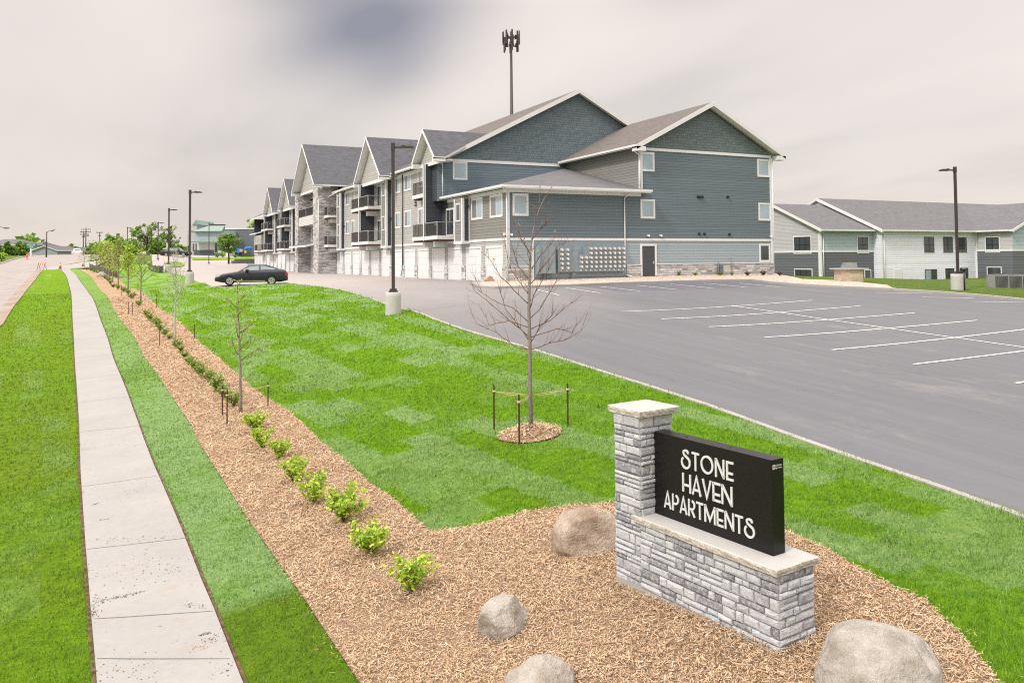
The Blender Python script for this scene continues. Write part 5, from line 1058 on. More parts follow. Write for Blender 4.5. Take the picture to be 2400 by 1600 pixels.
def T(px, py, ptop, **k):
    P = at(px, py); d = float((P-C0)@Fv); h = (py-ptop)/FX*d; P[2] += .04; return tree('young_tree', P, h, **k)
YG = 'young staked trees'
T(565, 971, 672, trunk_r=.045, first=.38, nl=13, ll=.62, leafn=170, lsize=.035, leafm='yelleaf', barkn='bark', seed=41, label='thin young tree with a few yellowish leaves at the head of the lime shrubs', group=YG, lean=(-.12, 0), spreadleaf=.05)
T(410, 803, 610, trunk_r=.05, first=.42, nl=26, ll=1.2, leafn=160, lsize=.04, leafm='yelleaf', barkn='barkl', seed=42, label='pale grey young tree with dense upright twigs, second from the front of the bed', group=YG, ang=1.15, spreadleaf=.05)
T(330, 706, 592, trunk_r=.055, first=.35, nl=18, ll=.9, leafn=300, lsize=.06, leafm='yelleaf', barkn='bark', seed=43, label='young tree with sparse yellow leaves, third from the front of the bed', group=YG, ang=1.1)
T(300, 683, 585, trunk_r=.06, first=.25, nl=24, ll=.85, leafn=1100, lsize=.075, leafm='lime', barkn='bark', seed=44, label='narrow young tree full of lime leaves, fourth from the front of the bed', group=YG, ang=1.25)
T(277, 674, 572, trunk_r=.06, first=.28, nl=24, ll=1.0, leafn=700, lsize=.08, leafm='yelleaf', barkn='bark', seed=45, label='young tree with airy yellow green leaves, fifth from the front of the bed', group=YG, ang=1.1)
T(264, 663, 590, trunk_r=.06, first=.25, nl=24, ll=.95, leafn=600, lsize=.09, leafm='yelleaf', barkn='bark', seed=46, label='young tree with pale yellow leaves in front of the black fence, sixth in the bed', group=YG)
T(256, 654, 578, trunk_r=.06, first=.25, nl=24, ll=1.05, leafn=700, lsize=.09, leafm='yelleaf', barkn='bark', seed=47, label='taller yellow leaved young tree in front of the black fence, seventh in the bed', group=YG)
T(243, 650, 575, trunk_r=.06, first=.3, nl=24, ll=1.25, leafn=800, lsize=.1, leafm='lime', barkn='bark', seed=48, label='broad yellow green young tree over the black fence, eighth in the bed', group=YG)
T(226, 640, 578, trunk_r=.06, first=.3, nl=24, ll=1.3, leafn=700, lsize=.1, leafm='midleaf', barkn='bark', seed=49, label='mid green young tree at the far end of the black fence, ninth in the bed', group=YG)
T(197, 628, 585, trunk_r=.06, first=.3, nl=18, ll=.7, leafn=90, lsize=.1, leafm='yelleaf', barkn='barkl', seed=50, label='thin young tree at the far end of the sidewalk by the orange cone', group=YG)
# stakes
def stakes(ax, ay, tree_p, items, zt, base):
    for i, (px, py, ty, lab) in enumerate(items):
        P = at(px, py); d = float((P-C0)@Fv); h = (py-ty)/FX*d; m = MB(); fr = Fr(P+np.array([0, 0, -.1]), (1, .4, 0)); m.box(fr, -.012, .012, -.012, .012, 0, h+.1, 0)
        for k in range(int(h/.07)): m.box(fr, -.015, .015, .012, .014, .12+k*.07, .15+k*.07, 0)
        o = m.build('tree_stake', M['stake'], None, P); tag(o, lab, 'stake', 'steel stakes round the young trees')
        if tree_p is not None:
            a = P+np.array([0, 0, h*.86]); b = tree_p+np.array([0, 0, zt]); q = MB(); mid = (a+b)/2-np.array([0, 0, .03]); q.tube([a, mid, b], .006, 5); q.tube([a, mid+np.array([0, 0, .035]), b+np.array([0, 0, .02])], .005, 5)
            q.lathe(a-np.array([0, 0, .02]), [(.03, 0), (.032, .02), (.03, .04)], 8); tt = q.build('tree_tie', M['rope'], None, P); tag(tt, lab.replace('stake', 'rope tie from the stake', 1) if 'stake' in lab else lab, 'rope tie', 'rope ties between stakes and trees')
stakes(0, 0, tb, ((1158, 1012, 902, 'rusty stake left of the bare tree in the mulch ring'), (1217, 1051, 925, 'rusty stake in front of the bare tree, at the ring edge'), (1331, 1003, 898, 'rusty stake right of the bare tree on the grass')), .8, 0)
t2p = at(565, 971)
stakes(0, 0, t2p, ((521, 978, 904, 'rusty stake farther left of the thin yellowish tree'), (532, 1002, 914, 'rusty stake nearest the camera by the thin yellowish tree'), (628, 956, 896, 'rusty stake at the lawn edge right of the thin yellowish tree')), .62, 0)
stakes(0, 0, None, ((374, 813, 768, 'thin rusty stake left of the pale grey tree among the shrubs'), (456, 796, 759, 'thin stake on the lawn edge right of the pale grey tree'), (367, 723, 689, 'stake on the mulch edge right of the third tree'), (301, 739, 707, 'left of two stakes before the third tree'), (310, 741, 708, 'right of two stakes before the third tree'), (323, 685, 664, 'stake on the lawn edge right of the fourth tree'), (285, 696, 668, 'stake among the green shrubs near the fourth tree')), 0, 0)
# ------------------------------------------------------------------ parking lot lamps
def lamp(P, h, toward, label, base_r=.32, base_h=.95, head=True, spread=.85, group='tall lamps round the parking lot'):
    T_ = thing('parking_lamp', label, 'lamp post', tuple(P), group); m = MB(); m.lathe((P[0], P[1], P[2]-.2), [(base_r, 0)]+[(base_r+(.006 if i % 2 else -.006), .2+i*.05) for i in range(int((base_h-.05)/.05))]+[(base_r, base_h+.18), (base_r-.03, base_h+.2)], 28); m.build('concrete_base', M['concbase'], T_)
    m = MB(); fr = Fr((P[0], P[1], P[2]+base_h), (*toward, 0)); m.box(fr, -.17, .17, -.17, .17, 0, .06); m.box(fr, -.13, .13, -.13, .13, .06, .14); m.box(fr, -.062, .062, -.062, .062, .14, h); m.box(fr, -.075, .075, -.075, .075, h-.3, h+.03); m.build('pole', M['bronze'], T_)
    m = MB(); m.box(fr, .06, .36, -.03, .03, h-.2, h-.12); m.box(fr, .33, spread, -.17, .17, h-.2, h-.13); m.box(fr, .36, .5, -.12, .12, h-.13, h-.08)
    for k in range(5): m.box(fr, .52+k*.05, .54+k*.05, -.12, .12, h-.13, h-.1)
    m.build('lamp_head', M['bronze'], T_); m = MB(); m.box(fr, .4, spread-.06, -.12, .12, h-.215, h-.2); m.build('lamp_lens', M['grate'], T_); return T_
Rh = np.array([math.cos(yaw), -math.sin(yaw)])
lamp(at(922, 739), 6.1, Rh, 'tall dark lamp post on a white concrete drum beside the drive, nearest the camera')
lamp(at(444, 667), 6.1, Rh, 'tall dark lamp post at the lawn corner left of the black coupe'); lamp(at(395, 640), 6.1, Rh, 'dark lamp post on a concrete drum behind the lawn corner lamp'); lamp(at(2246, 681), 6.1, -Rh, 'dark lamp post with a square pale base on the right side lawn', .38, .95)
for x, yb, yt, lab in ((370, 616, 519, 'slim lamp post rising behind the short black fence'), (354, 615, 537, 'slim lamp post left of the one behind the short black fence'), (298, 606, 531, 'small lamp post far beyond the young trees'), (489.5, 604, 521, 'slim lamp post in front of the green roofed building')):
    d = 1896*7/(yb-yt); P = ond(x, yb, d); P[2] = max(P[2], h1(P[0], P[1])-.1) if False else P[2]; g = h1(P[0], P[1]); hh = P[2]+7-g; P[2] = g; lamp(P, hh-.4, Rh, lab, .2, .3, spread=.95)
# ------------------------------------------------------------------ cell tower
P = ond(1197, 0, 120); P[2] = h1(P[0], P[1]); zt = float(ond(1197, 66, 120)[2]); zv = float(ond(1197, 124, 120)[2])
CTw = thing('cell_tower', 'tall dark monopole cell tower with two rings of antennas behind the apartments', 'cell tower', tuple(P)); m = MB(); m.tube([P-np.array([0, 0, .5]), (P[0], P[1], zt-.6)], [.42, .17], 14); m.build('pole', M['bronze'], CTw)
rr = np.random.default_rng(3)
for zc_, rad, na in ((zt-1.5, 1.15, 9), (zv+1., 1.0, 6)):
    pf = MB(); 
    for k in range(3):
        a = k*2.094+.4; b = a+2.094; pa = np.array([P[0]+rad*math.cos(a), P[1]+rad*math.sin(a), zc_]); pb = np.array([P[0]+rad*math.cos(b), P[1]+rad*math.sin(b), zc_]); pf.tube([pa, pb], .05, 5); pf.tube([(P[0], P[1], zc_), (pa+pb)/2], .07, 5); pf.tube([(P[0], P[1], zc_-.4), (pa+pb)/2], .04, 5)
    pf.build('antenna_platform', M['black'], CTw)
    for k in range(na):
        a = k*6.283/na+.2; c = np.array([P[0]+rad*math.cos(a), P[1]+rad*math.sin(a), zc_]); hh = .75+.4*rr.random(); am = MB(); fr = Fr(c, (-math.sin(a), math.cos(a), 0)); am.box(fr, -.12, .12, .05, .18, -hh, hh*.95); am.tube([c+np.array([0, 0, -hh*1.1]), c+np.array([0, 0, hh*1.1])], .035, 5)
        if k % 2: am.box(fr, -.14, .14, -.3, -.05, -.35, .2)
        am.build('antenna', M['bronze'], CTw)
# ------------------------------------------------------------------ vehicles
def carpaint(name, c, rough=.22): t = NT(name); return t.out(c, rough, None, .4, 0., **{'Coat Weight': .25, 'Coat Roughness': .06})
M['cpblack'] = carpaint('black_blue_car_paint', (.018, .02, .032)); M['cpwhite'] = carpaint('white_car_paint', (.72, .73, .74)); M['cpgreen'] = carpaint('pale_green_car_paint', (.4, .5, .47)); M['cpsilver'] = carpaint('silver_car_paint', (.5, .54, .56)); M['cptruck'] = carpaint('black_truck_paint', (.012, .012, .014)); M['cpgrey'] = carpaint('grey_car_paint', (.22, .22, .25))
M['tyre'] = plain('tyre_rubber', (.02, .02, .02), .9, .2); M['rim'] = plain('alloy_rim', (.6, .61, .63), .25, .6, .6, var=.02); M['cglass'] = glassm('car_window_glass', (.2, .27, .31), .04); M['redlight'] = plain('red_tail_light', (.45, .02, .03), .2, .6); M['clearlight'] = plain('clear_headlight', (.6, .62, .65), .15, .7); M['chrome'] = plain('chrome_trim', (.7, .71, .73), .15, .6, .8, var=.02)  # car glass is lightened: its reflection is put into the base colour
def catm(pts, x):
    xs = [p[0] for p in pts]; ys = [p[1] for p in pts]; return float(np.interp(x, xs, ys))
def car(kind, P, hd, label, paint, L=4.8, W=1.82, H=1.43, hood=None, roof=None, belt=.95, wb=2.74, wr=.33, cat='car', name='parked_car', group='parked cars', side_win=None, fo=.95, bed=None):
    T_ = thing(name, label, cat, tuple(P), group); a = np.array([math.cos(hd), math.sin(hd), 0]); n = np.array([-a[1], a[0], 0]); O = np.array(P, float)
    # terrain-following tilt
    z = lambda s: 0.
    def pt(x, y, zz): return O+a*x+n*y+np.array([0, 0, zz])
    xs = np.linspace(0, L, 41); m = MB(); rings = []
    wf, wrr = fo, fo+wb
    for x in xs:
        e = min(x, L-x); w = W/2*(1-.16*max(0, 1-e/.45)**2); zt = catm(hood, x); zb = .2+.1*max(0, 1-e/.5)
        ring = [(0, zb), (w*.86, zb), (w*.98, .38), (w, .55), (w*.985, min(belt-.12, zt-.05)), (w*.93, zt-.015), (w*.8, zt+.0), (0, zt+.025)]
        rings.append([pt(x-fo-wb/2, y, q) for y, q in ring]+[pt(x-fo-wb/2, -y, q) for y, q in ring[-2:0:-1]])
    k = len(rings[0]); vs = [p for r in rings for p in r]; fs = [(i*k+j, i*k+(j+1) % k, (i+1)*k+(j+1) % k, (i+1)*k+j) for i in range(len(xs)-1) for j in range(k)]+[list(range(k))[::-1], [(len(xs)-1)*k+j for j in range(k)]]
    m.add(vs, fs, 0, True); body = m.build('body', M[paint], T_)
    # cabin
    rx = [p[0] for p in roof]; cx = np.linspace(rx[0], rx[-1], 25); m = MB(); rings = []
    for x in cx:
        zt = catm(roof, x); zb = catm(hood, x)-.02; q = max(0., (zt-belt)/(H-belt)); w0 = W/2*.93; w1 = W/2*(.9-.2*q)
        rings.append([pt(x-fo-wb/2, y, zz) for y, zz in ((-w0, zb), (-w1, max(zt-.06*q, zb+.001)), (-w1*.8, zt), (0, zt+.02*q), (w1*.8, zt), (w1, max(zt-.06*q, zb+.001)), (w0, zb))])
    k = 7; vs = [p for r in rings for p in r]; m.add(vs, [(i*k+j, i*k+j+1, (i+1)*k+j+1, (i+1)*k+j) for i in range(len(cx)-1) for j in range(k-1)], 0, True); m.build('cabin', M[paint], T_)
    def wpt(x, f, s, off=.006):       # point on the cabin side: f 0 belt .. 1 roof
        zt = catm(roof, x); zb = catm(hood, x); q = max(0., (zt-belt)/(H-belt)); w0, w1 = W/2*.93, W/2*(.9-.2*q); zz = zb+(zt-.06*q-zb)*f; return pt(x-fo-wb/2, s*(w0+(w1-w0)*f+off), zz)
    for s in (-1, 1):
        for poly in side_win:
            m = MB(); x0, x1, f0a, f1a, f0b, f1b = poly; kk = 10; up = [wpt(x0+(x1-x0)*i/kk, f1a+(f1b-f1a)*i/kk, s) for i in range(kk+1)]; lo = [wpt(x0+(x1-x0)*i/kk, f0a+(f0b-f0a)*i/kk, s) for i in range(kk+1)]
            m.add(lo+up, [(i, i+1, kk+1+i+1, kk+1+i) for i in range(kk)], 0, True); m.build('side_window', M['cglass'], T_)
    # windscreen and rear window
    def scr(xa, xb, nm):
        m = MB(); kk = 6; g = []
        for i in range(kk+1):
            x = xa+(xb-xa)*i/kk; zt = catm(roof, x)+.012; q = max(0., (zt-belt)/(H-belt)); w1 = W/2*(.9-.2*q)*.84; g.append([pt(x-fo-wb/2, y, zt+.012*q) for y in (-w1, 0, w1)])
        vs = [p for r in g for p in r]; m.add(vs, [(i*3+j, i*3+j+1, (i+1)*3+j+1, (i+1)*3+j) for i in range(kk) for j in range(2)], 0, True); m.build(nm, M['cglass'], T_)
    scr(roof[0][0]+.08, roof[1][0]-.06, 'windscreen'); scr(roof[-2][0]+.06, roof[-1][0]-.08, 'rear_window')
    for x in (wf, wrr):
        for s in (-1, 1):
            c = pt(x-fo-wb/2, s*(W/2-.1), wr); ax = n*s; ex, ez = a, np.array([0, 0, 1.]); N_ = 24; m = MB()
            prof = [(wr*.62, -.1), (wr*.93, -.1), (wr, -.07), (wr, .08), (wr*.93, .115), (wr*.66, .12), (wr*.62, .1)]
            vs = [c+ax*d+(ex*math.cos(2*math.pi*j/N_)+ez*math.sin(2*math.pi*j/N_))*r for r, d in prof for j in range(N_)]; m.add(vs, [(i*N_+j, i*N_+(j+1) % N_, (i+1)*N_+(j+1) % N_, (i+1)*N_+j) for i in range(len(prof)-1) for j in range(N_)], 0, True)
            wh = m.build('wheel', M['tyre'], T_); m = MB(); rr_ = wr*.64
            m.add([c+ax*.07+(ex*math.cos(2*math.pi*j/N_)+ez*math.sin(2*math.pi*j/N_))*rr_ for j in range(N_)], [list(range(N_))], 1)
            for q in range(7):
                an = 2*math.pi*q/7; d1 = ex*math.cos(an)+ez*math.sin(an); d2 = -ex*math.sin(an)+ez*math.cos(an)
                m.add([c+ax*.115+d1*.04-d2*.025, c+ax*.115+d1*rr_-d2*.045, c+ax*.115+d1*rr_+d2*.045, c+ax*.115+d1*.04+d2*.025], [(0, 1, 2, 3)], 0)
            m.add([c+ax*d+(ex*math.cos(2*math.pi*j/N_)+ez*math.sin(2*math.pi*j/N_))*r for r, d in ((rr_, .12), (rr_*.9, .11)) for j in range(N_)], [(j, (j+1) % N_, N_+(j+1) % N_, N_+j) for j in range(N_)], 0); m.build('rim', [M['rim'], M['tyre']], wh)
            m = MB(); q = pt(x-fo-wb/2, s*(W/2+.004), wr); ra = wr*1.2; arcp = [q+(ex*math.cos(t_)+ez*math.sin(t_))*ra for t_ in np.linspace(-.35, math.pi+.35, 20)]; arcq = [q+(ex*math.cos(t_)+ez*math.sin(t_))*(wr*.9) for t_ in np.linspace(-.35, math.pi+.35, 20)]
            m.add(arcp+arcq, [(i, i+1, 20+i+1, 20+i) for i in range(19)], 0); m.build('wheel_arch', M['tyre'], T_)
    for s in (-1, 1):
        fr = Fr(pt(0, 0, 0), a, n*s); x0 = -fo-wb/2; x1 = x0+L; w = W/2*.86
        m = MB(); m.box(fr, x0+.02, x0+.5, w-.16, w+.055, .6, .74); m.build('headlight', M['clearlight'], T_)
        m = MB(); zz = catm(hood, L-.1)-.3; m.box(fr, x1-.5, x1-.0, w-.2, w+.06, zz, zz+.2); m.build('tail_light', M['redlight'], T_)
        m = MB(); m.box(fr, x0+roof[0][0]+.55, x0+roof[0][0]+.75, W/2*.93, W/2*.93+.2, belt-.02, belt+.13); m.build('mirror', M[paint], T_)
        m = MB(); m.box(fr, x0+fo+.4, x0+fo+wb-.42, W/2-.03, W/2+.012, .26, .3); m.build('sill_trim', M['chrome'], T_)
    m = MB(); fr = Fr(pt(0, 0, 0), a, n); x0 = -fo-wb/2; m.box(fr, x0-.03, x0+.2, -W*.28, W*.28, .3, .52); m.build('grille', M['black'], T_)
    m = MB(); m.box(fr, x0+L-.1, x0+L+.015, -.26, .26, .55, .68); m.build('number_plate', M['white'], T_)
    return T_
hc = [(0, .52), (.12, .66), (.5, .78), (1.3, .91), (1.9, .97), (4.0, 1.03), (4.4, 1.05), (4.65, 1.02), (4.78, .9), (4.85, .6)]; rc = [(1.45, .93), (2.3, 1.38), (2.8, 1.43), (3.3, 1.42), (4.45, 1.05)]
P = at(577, 670.5); ca = math.atan2(-Rh[1]*-1, -Rh[0])
dirL = -Rh; hdL = math.atan2(dirL[1], dirL[0])+math.pi      # axis a runs front -> rear (towards image right)
P2_ = at(537, 670); P3_ = at(637, 666); ax_ = P3_-P2_; Pm = (P2_+P3_)/2
coupe = car('coupe', Pm+np.array([0, 0, .02]), math.atan2(ax_[1], ax_[0]), 'black two door coupe parked at the edge of the lawn by the drive', 'cpblack', 4.85, 1.85, 1.43, hc, rc, .97, 2.78, .33, side_win=[(1.85, 2.9, .12, .86, .12, .92), (3.0, 3.95, .12, .92, .2, .7)])
sc_ = .99
coupe.scale = (sc_, sc_, sc_)
def on(px, py, d): P = ond(px, py, d); P[2] = max(P[2], P[2]); return P
def ground_at(px, py): return at(px, py)
# pickup on the street seen from behind, white
hp = [(0, .7), (.15, .95), (1.2, 1.1), (1.5, 1.12), (5.5, 1.13), (5.55, .9)]; rp_ = [(1.35, 1.08), (2.1, 1.78), (2.3, 1.85), (3.5, 1.84), (3.75, 1.1)]
def place(px, yb, yt, Hm):        # real-size placement: depth from the object's pixel height, then set down on the ground there
    d = FX*Hm/(yb-yt); P = ond(px, yb, d); P[2] = max(P[2], h1(P[0], P[1])+.02); return P, d
P, d = place(180, 606, 588, 1.87); 
car('pickup', P, math.atan2(-P[1]+0, -P[0])+.12, 'white pickup truck driving away on the street', 'cpwhite', 5.6, 2.0, 1.87, hp, rp_, 1.12, 3.4, .4, cat='pickup truck', name='pickup_truck', group='vehicles on the street', side_win=[(2.1, 2.8, .15, .85, .15, .85), (2.9, 3.55, .15, .85, .15, .75)], fo=1.0)
P, d = place(414, 601, 580.5, 1.87); car('pickup', P, math.atan2(-Rh[1], -Rh[0])+.0, 'black crew cab pickup truck parked before the green roofed building', 'cptruck', 6.2, 2.0, 1.9, [(0, .75), (.15, 1.0), (1.5, 1.12), (1.9, 1.15), (6.1, 1.18), (6.2, .9)], [(1.6, 1.1), (2.4, 1.8), (2.6, 1.88), (4.2, 1.87), (4.6, 1.12)], 1.15, 3.7, .42, cat='pickup truck', name='pickup_truck', group='parked vehicles in the far lot', side_win=[(2.4, 3.2, .12, .85, .12, .88), (3.3, 4.25, .12, .88, .12, .8)], fo=1.1)
hs = [(0, .55), (.2, .75), (1.1, .92), (4.2, 1.0), (4.7, .9), (4.8, .6)]; rs_ = [(1.0, .92), (1.9, 1.42), (3.2, 1.45), (3.7, 1.35), (4.4, .98)]
for px, yb, yt, ax0, lab, pt_, W3 in ((341, 599, 589, 0, 'pale green sedan parked far off left of the black pickup', 'cpgreen', 1.8), (316, 598.5, 591, 0, 'grey car behind the young trees beside the pale green sedan', 'cpgrey', 1.8), (41, 606, 594.5, 0, 'pale silver hatchback parked beyond the street by the round trees', 'cpsilver', 1.8), (80, 605.5, 597, 0, 'white car with dark windows parked beside the green sign post', 'cpwhite', 1.8)):
    P, d = place(px, yb, yt, 1.45); car('sedan', P, math.atan2(Rh[1], Rh[0]), lab, pt_, 4.8, W3, 1.45, hs, rs_, .97, 2.75, .33, group='parked vehicles in the far lot' if px > 200 else 'cars parked across the street', side_win=[(1.6, 2.6, .12, .88, .12, .9), (2.7, 3.7, .12, .9, .15, .8)])
# ------------------------------------------------------------------ far buildings
def gz_(px, d, dz=0.): P = ond(px, 600, d); return h1(P[0], P[1])
def fbox(px0, px1, ytop, ybot, d, deep, ang=0.):     # facade frame facing the camera: returns frame and sizes
    A = ond(px0, ybot, d); Bq = ond(px1, ybot, d); A2 = A.copy(); a = Bq-A; a[2] = 0; L = np.linalg.norm(a); a /= L; n = np.array([a[1], -a[0], 0]); zt = float(ond((px0+px1)/2, ytop, d)[2]); zb = min(A[2], Bq[2])
    A2[2] = 0; return Fr(A2, a, n), L, zb, zt
# grey retail building with green metal roofs
d = 190.; fr, L, zb, zt = fbox(456, 520, 525.5, 596, d, 20)
GB = thing('retail_building', 'pale grey shop building with green metal mansard and awning roofs beyond the lot', 'building', tuple(fr.p(L/2, 0, zb)))
Zp = lambda y: float(ond(488, y, d)[2]); Sp = lambda px: float((ond(px, 596, d)-fr.O)@fr.a)
M['lgreen'] = plain('green_metal_roof', (.2, .3, .26), .55, .5, var=.08, nscale=8); M['paleblue'] = plain('pale_blue_grey_panel', (.4, .46, .52), .6); M['slategrey'] = plain('dark_slate_wall', (.13, .15, .18), .7); M['panelw'] = plain('white_wall_panel', (.74, .76, .8), .6); M['brickg'] = brickmat('pale_grey_brick', [(.35, .34, .35), (.55, .53, .54)], (.4, .4, .4), .6, .2, .02)
zb -= 1.0
m = MB(); m.box(fr, Sp(456), L, -18, 0, zb, Zp(566.5), 1); m.box(fr, Sp(456), L, -18, 0.0, Zp(566.5), Zp(540), 0); m.box(fr, Sp(454), L+.1, .003, .05, zb, Zp(585.5), 2)
frL = Fr(fr.p(Sp(456), 0, 0)*np.array([1, 1, 0]), fr.n*-1+fr.a*-.55, None); mz_ = MB()
m.box(fr, Sp(432), Sp(456)-.003, -18, -1.5, zb, Zp(540), 3); m.box(fr, Sp(440), Sp(456)-.003, -17.5, -1.2, Zp(540), Zp(526), 3); m.build('wall', [M['paleblue'], M['panelw'], M['slategrey'], M['brickg']], GB)
m = MB(); s0, s1 = Sp(455), L+.2; m.add([fr.p(s0, .9, Zp(542)), fr.p(s1, .9, Zp(542)), fr.p(s1, -1.5, Zp(527)), fr.p(s0+3.2, -1.5, Zp(527)), fr.p(s1, -1.5, Zp(541)), fr.p(s0, -1.5, Zp(541))], [(0, 1, 2, 3), (0, 3, 5), (1, 4, 2), (2, 4, 5, 3), (0, 5, 4, 1)], 0); m.build('mansard_roof', M['lgreen'], GB)
m = MB(); m.box(fr, s0+3, s1, -2, -1.3, Zp(527), Zp(525.2), 0); m.build('parapet_cap', M['bronze'], GB)
m = MB(); s0 = Sp(449); m.slab([fr.p(s0, 2.0, Zp(565)), fr.p(L-.5, 2.0, Zp(565)), fr.p(L-.5, 0.01, Zp(560)), fr.p(s0+1.5, 0.01, Zp(560))], .35, 0); m.build('awning_roof', M['lgreen'], GB)
m = MB(); a0, a1 = Sp(446), Sp(463); m.prism(fr, [(a0, Zp(526)), (a1, Zp(526)), ((a0+a1)/2, Zp(514.5))], -12, -1., 0); m.build('cupola_roof', M['lgreen'], GB)
m = MB(); m.box(fr, Sp(502.5), Sp(520), .055, .12, Zp(593), Zp(569), 0); wf = m.build('shop_window', M['panelw'], GB); m = MB(); m.box(fr, Sp(503.5), Sp(510.5), .12, .13, Zp(592), Zp(570), 0); m.box(fr, Sp(511.5), Sp(519), .12, .13, Zp(586), Zp(570), 0); m.build('pane', M['glassd'], wf)
m = MB(); m.box(fr, Sp(433.5), Sp(438.5), -1.5, -1.44, Zp(590), Zp(575), 0); m.box(fr, Sp(446), Sp(449), -1.5, -1.44, Zp(588), Zp(570), 0); m.build('shop_window', M['glassd'], GB)
m = MB(); m.box(fr, Sp(458), Sp(460.5), .055, .1, Zp(594), Zp(569), 0); m.build('side_door', M['slategrey'], GB)
fr, L, zb, zt = fbox(521, 640, 537, 597, 200., 20); GB2 = thing('warehouse_building', 'plain dark slate flat roofed building behind the round green tree', 'building', tuple(fr.p(L/2, 0, zb)))
m = MB(); m.box(fr, 0, L, -25, 0, zb-1.5, zt, 0); m.build('wall', M['slategrey'], GB2); m = MB(); m.box(fr, -.1, L+.1, -25, .1, zt+.002, zt+.3, 0); m.build('parapet_cap', M['white'], GB2); m = MB(); m.box(fr, L*.48, L*.6, -6, -4, zt+.3, zt+.9, 0); m.build('roof_unit', M['black'], GB2)
# houses and low buildings far left
def house(px0, px1, yeave, ybot, d, ridge, label, wallm, roofm, gable=True, deep=12, name='house', over=.4, wins=()):
    fr, L, zb, zt = fbox(px0, px1, yeave, ybot, d, deep); T_ = thing(name, label, 'building', tuple(fr.p(L/2, 0, zb))); zr = float(ond((px0+px1)/2, ridge, d)[2]); m = MB(); m.box(fr, 0, L, -deep, 0, zb-2, zt, 0)
    if gable: m.prism(fr, [(0, zt), (L, zt), (L/2, zr-.15)], -deep, -.003, 0)
    m.build('wall', M[wallm], T_); r = MB()
    if gable:
        for a, b in ((-over, L/2), (L+over, L/2)): r.slab([fr.p(a, over, zt-.15), fr.p(b, over, zr), fr.p(b, -deep-over, zr), fr.p(a, -deep-over, zt-.15)][::1 if a < b else -1], .18, 0, 1)
    else:
        r.slab([fr.p(-over, over, zt), fr.p(L+over, over, zt), fr.p(L-deep*.3, -deep/2, zr), fr.p(deep*.3, -deep/2, zr)], .2, 0, 1); r.slab([fr.p(deep*.3, -deep/2, zr), fr.p(L-deep*.3, -deep/2, zr), fr.p(L+over, -deep-over, zt), fr.p(-over, -deep-over, zt)], .2, 0, 1)
        r.add([fr.p(-over, over, zt), fr.p(deep*.3, -deep/2, zr), fr.p(-over, -deep-over, zt)], [(0, 1, 2)], 0); r.add([fr.p(L+over, over, zt), fr.p(L+over, -deep-over, zt), fr.p(L-deep*.3, -deep/2, zr)], [(0, 1, 2)], 0)
    r.build('roof', [M[roofm], M['white']], T_)
    for (u0, u1, v0, v1) in wins: window(T_, fr, L*u0, L*u1, zb+(zt-zb)*v0, zb+(zt-zb)*v1, 'single', .12, 'glassd')
    return T_
house(75, 134, 586, 604, 215, 575.5, 'pale blue gabled house end behind the street light', 'lblue', 'shingleg'); house(133, 156, 592, 604, 225, 579.5, 'grey roofed garage wing right of the pale blue gable', 'lblue', 'shingle', False, name='garage_building', wins=((.15, .55, .05, .75), (.6, .95, .05, .75)))
house(153, 190, 592, 604, 232, 579, 'grey roofed house behind the white pickup truck', 'grey', 'shingle', False, wins=((.1, .3, .1, .7), (.5, .8, .1, .7)))
house(-60, 46, 574, 606, 265, 559, 'long grey roofed lodge behind the round trees at the left edge', 'rblgrey', 'shingleg', False, 16, name='lodge_building', wins=((.6, .66, .4, .8), (.7, .75, .4, .8), (.88, .93, .4, .8)))
house(44, 100, 580, 606, 285, 565, 'grey roofed lodge wing behind the green sign', 'rblgrey', 'shingleg', False, 16, name='lodge_building', wins=((.2, .3, .4, .8),))
# green pole sign
P = ond(72.5, 600, 150); g = h1(P[0], P[1]); S_ = thing('pole_sign', 'green sign board with two lines of white lettering on a pale pole', 'sign', (P[0], P[1], g)); fr = Fr((P[0], P[1], 0), (Rh[0], Rh[1], 0)); z1 = float(ond(72, 570.5, 150)[2]); z0 = float(ond(72, 580, 150)[2])
m = MB(); m.box(fr, -.12, .12, -.12, .12, g-.3, z0); m.build('post', M['white'], S_); m = MB(); k = 150/FX; m.box(fr, -9.5*k, 12*k, -.15, .15, z0-.1, z1); bd = m.build('sign_board', plain('green_sign_face', (.02, .24, .12), .5), S_)
text(bd, 'DOLLAR', fr, 1.2*k, z1-.37, .38, M['white'], .155, align='CENTER'); text(bd, 'TREE', fr, 1.2*k, z0+.0, .36, M['white'], .155, align='CENTER')
# street lights, utility poles
def streetlight(px, yb, yt, d, label, armpx):
    P = ond(px, yb, d); g = min(P[2], h1(P[0], P[1])+.5); T_ = thing('street_light', label, 'street light', (P[0], P[1], g), 'street lights along the street'); zt = float(ond(px, yt, d)[2]); m = MB(); m.tube([(P[0], P[1], g-.4), (P[0], P[1], zt)], [.14, .09], 8); m.build('pole', M['bronze'], T_)
    e = ond(armpx[0], armpx[1], d); m = MB(); s = np.array([P[0], P[1], zt-.25]); m.tube([s, s+(e-s)*.5+np.array([0, 0, .25]), e], .045, 6); m.build('arm', M['bronze'], T_); m = MB(); dr = (e-s)/np.linalg.norm(e-s); m.tube([e-dr*.15, e+dr*.25, e+dr*.75], [.07, .12, .05], 8); m.build('lamp_head', M['galv'], T_)
streetlight(108.5, 603, 543, 150, 'dark street light with its arm to the right, before the pale blue gable', (121, 541.5)); streetlight(-22, 606, 530, 118, 'street light whose arm reaches in at the left edge of the picture', (11, 534.5))
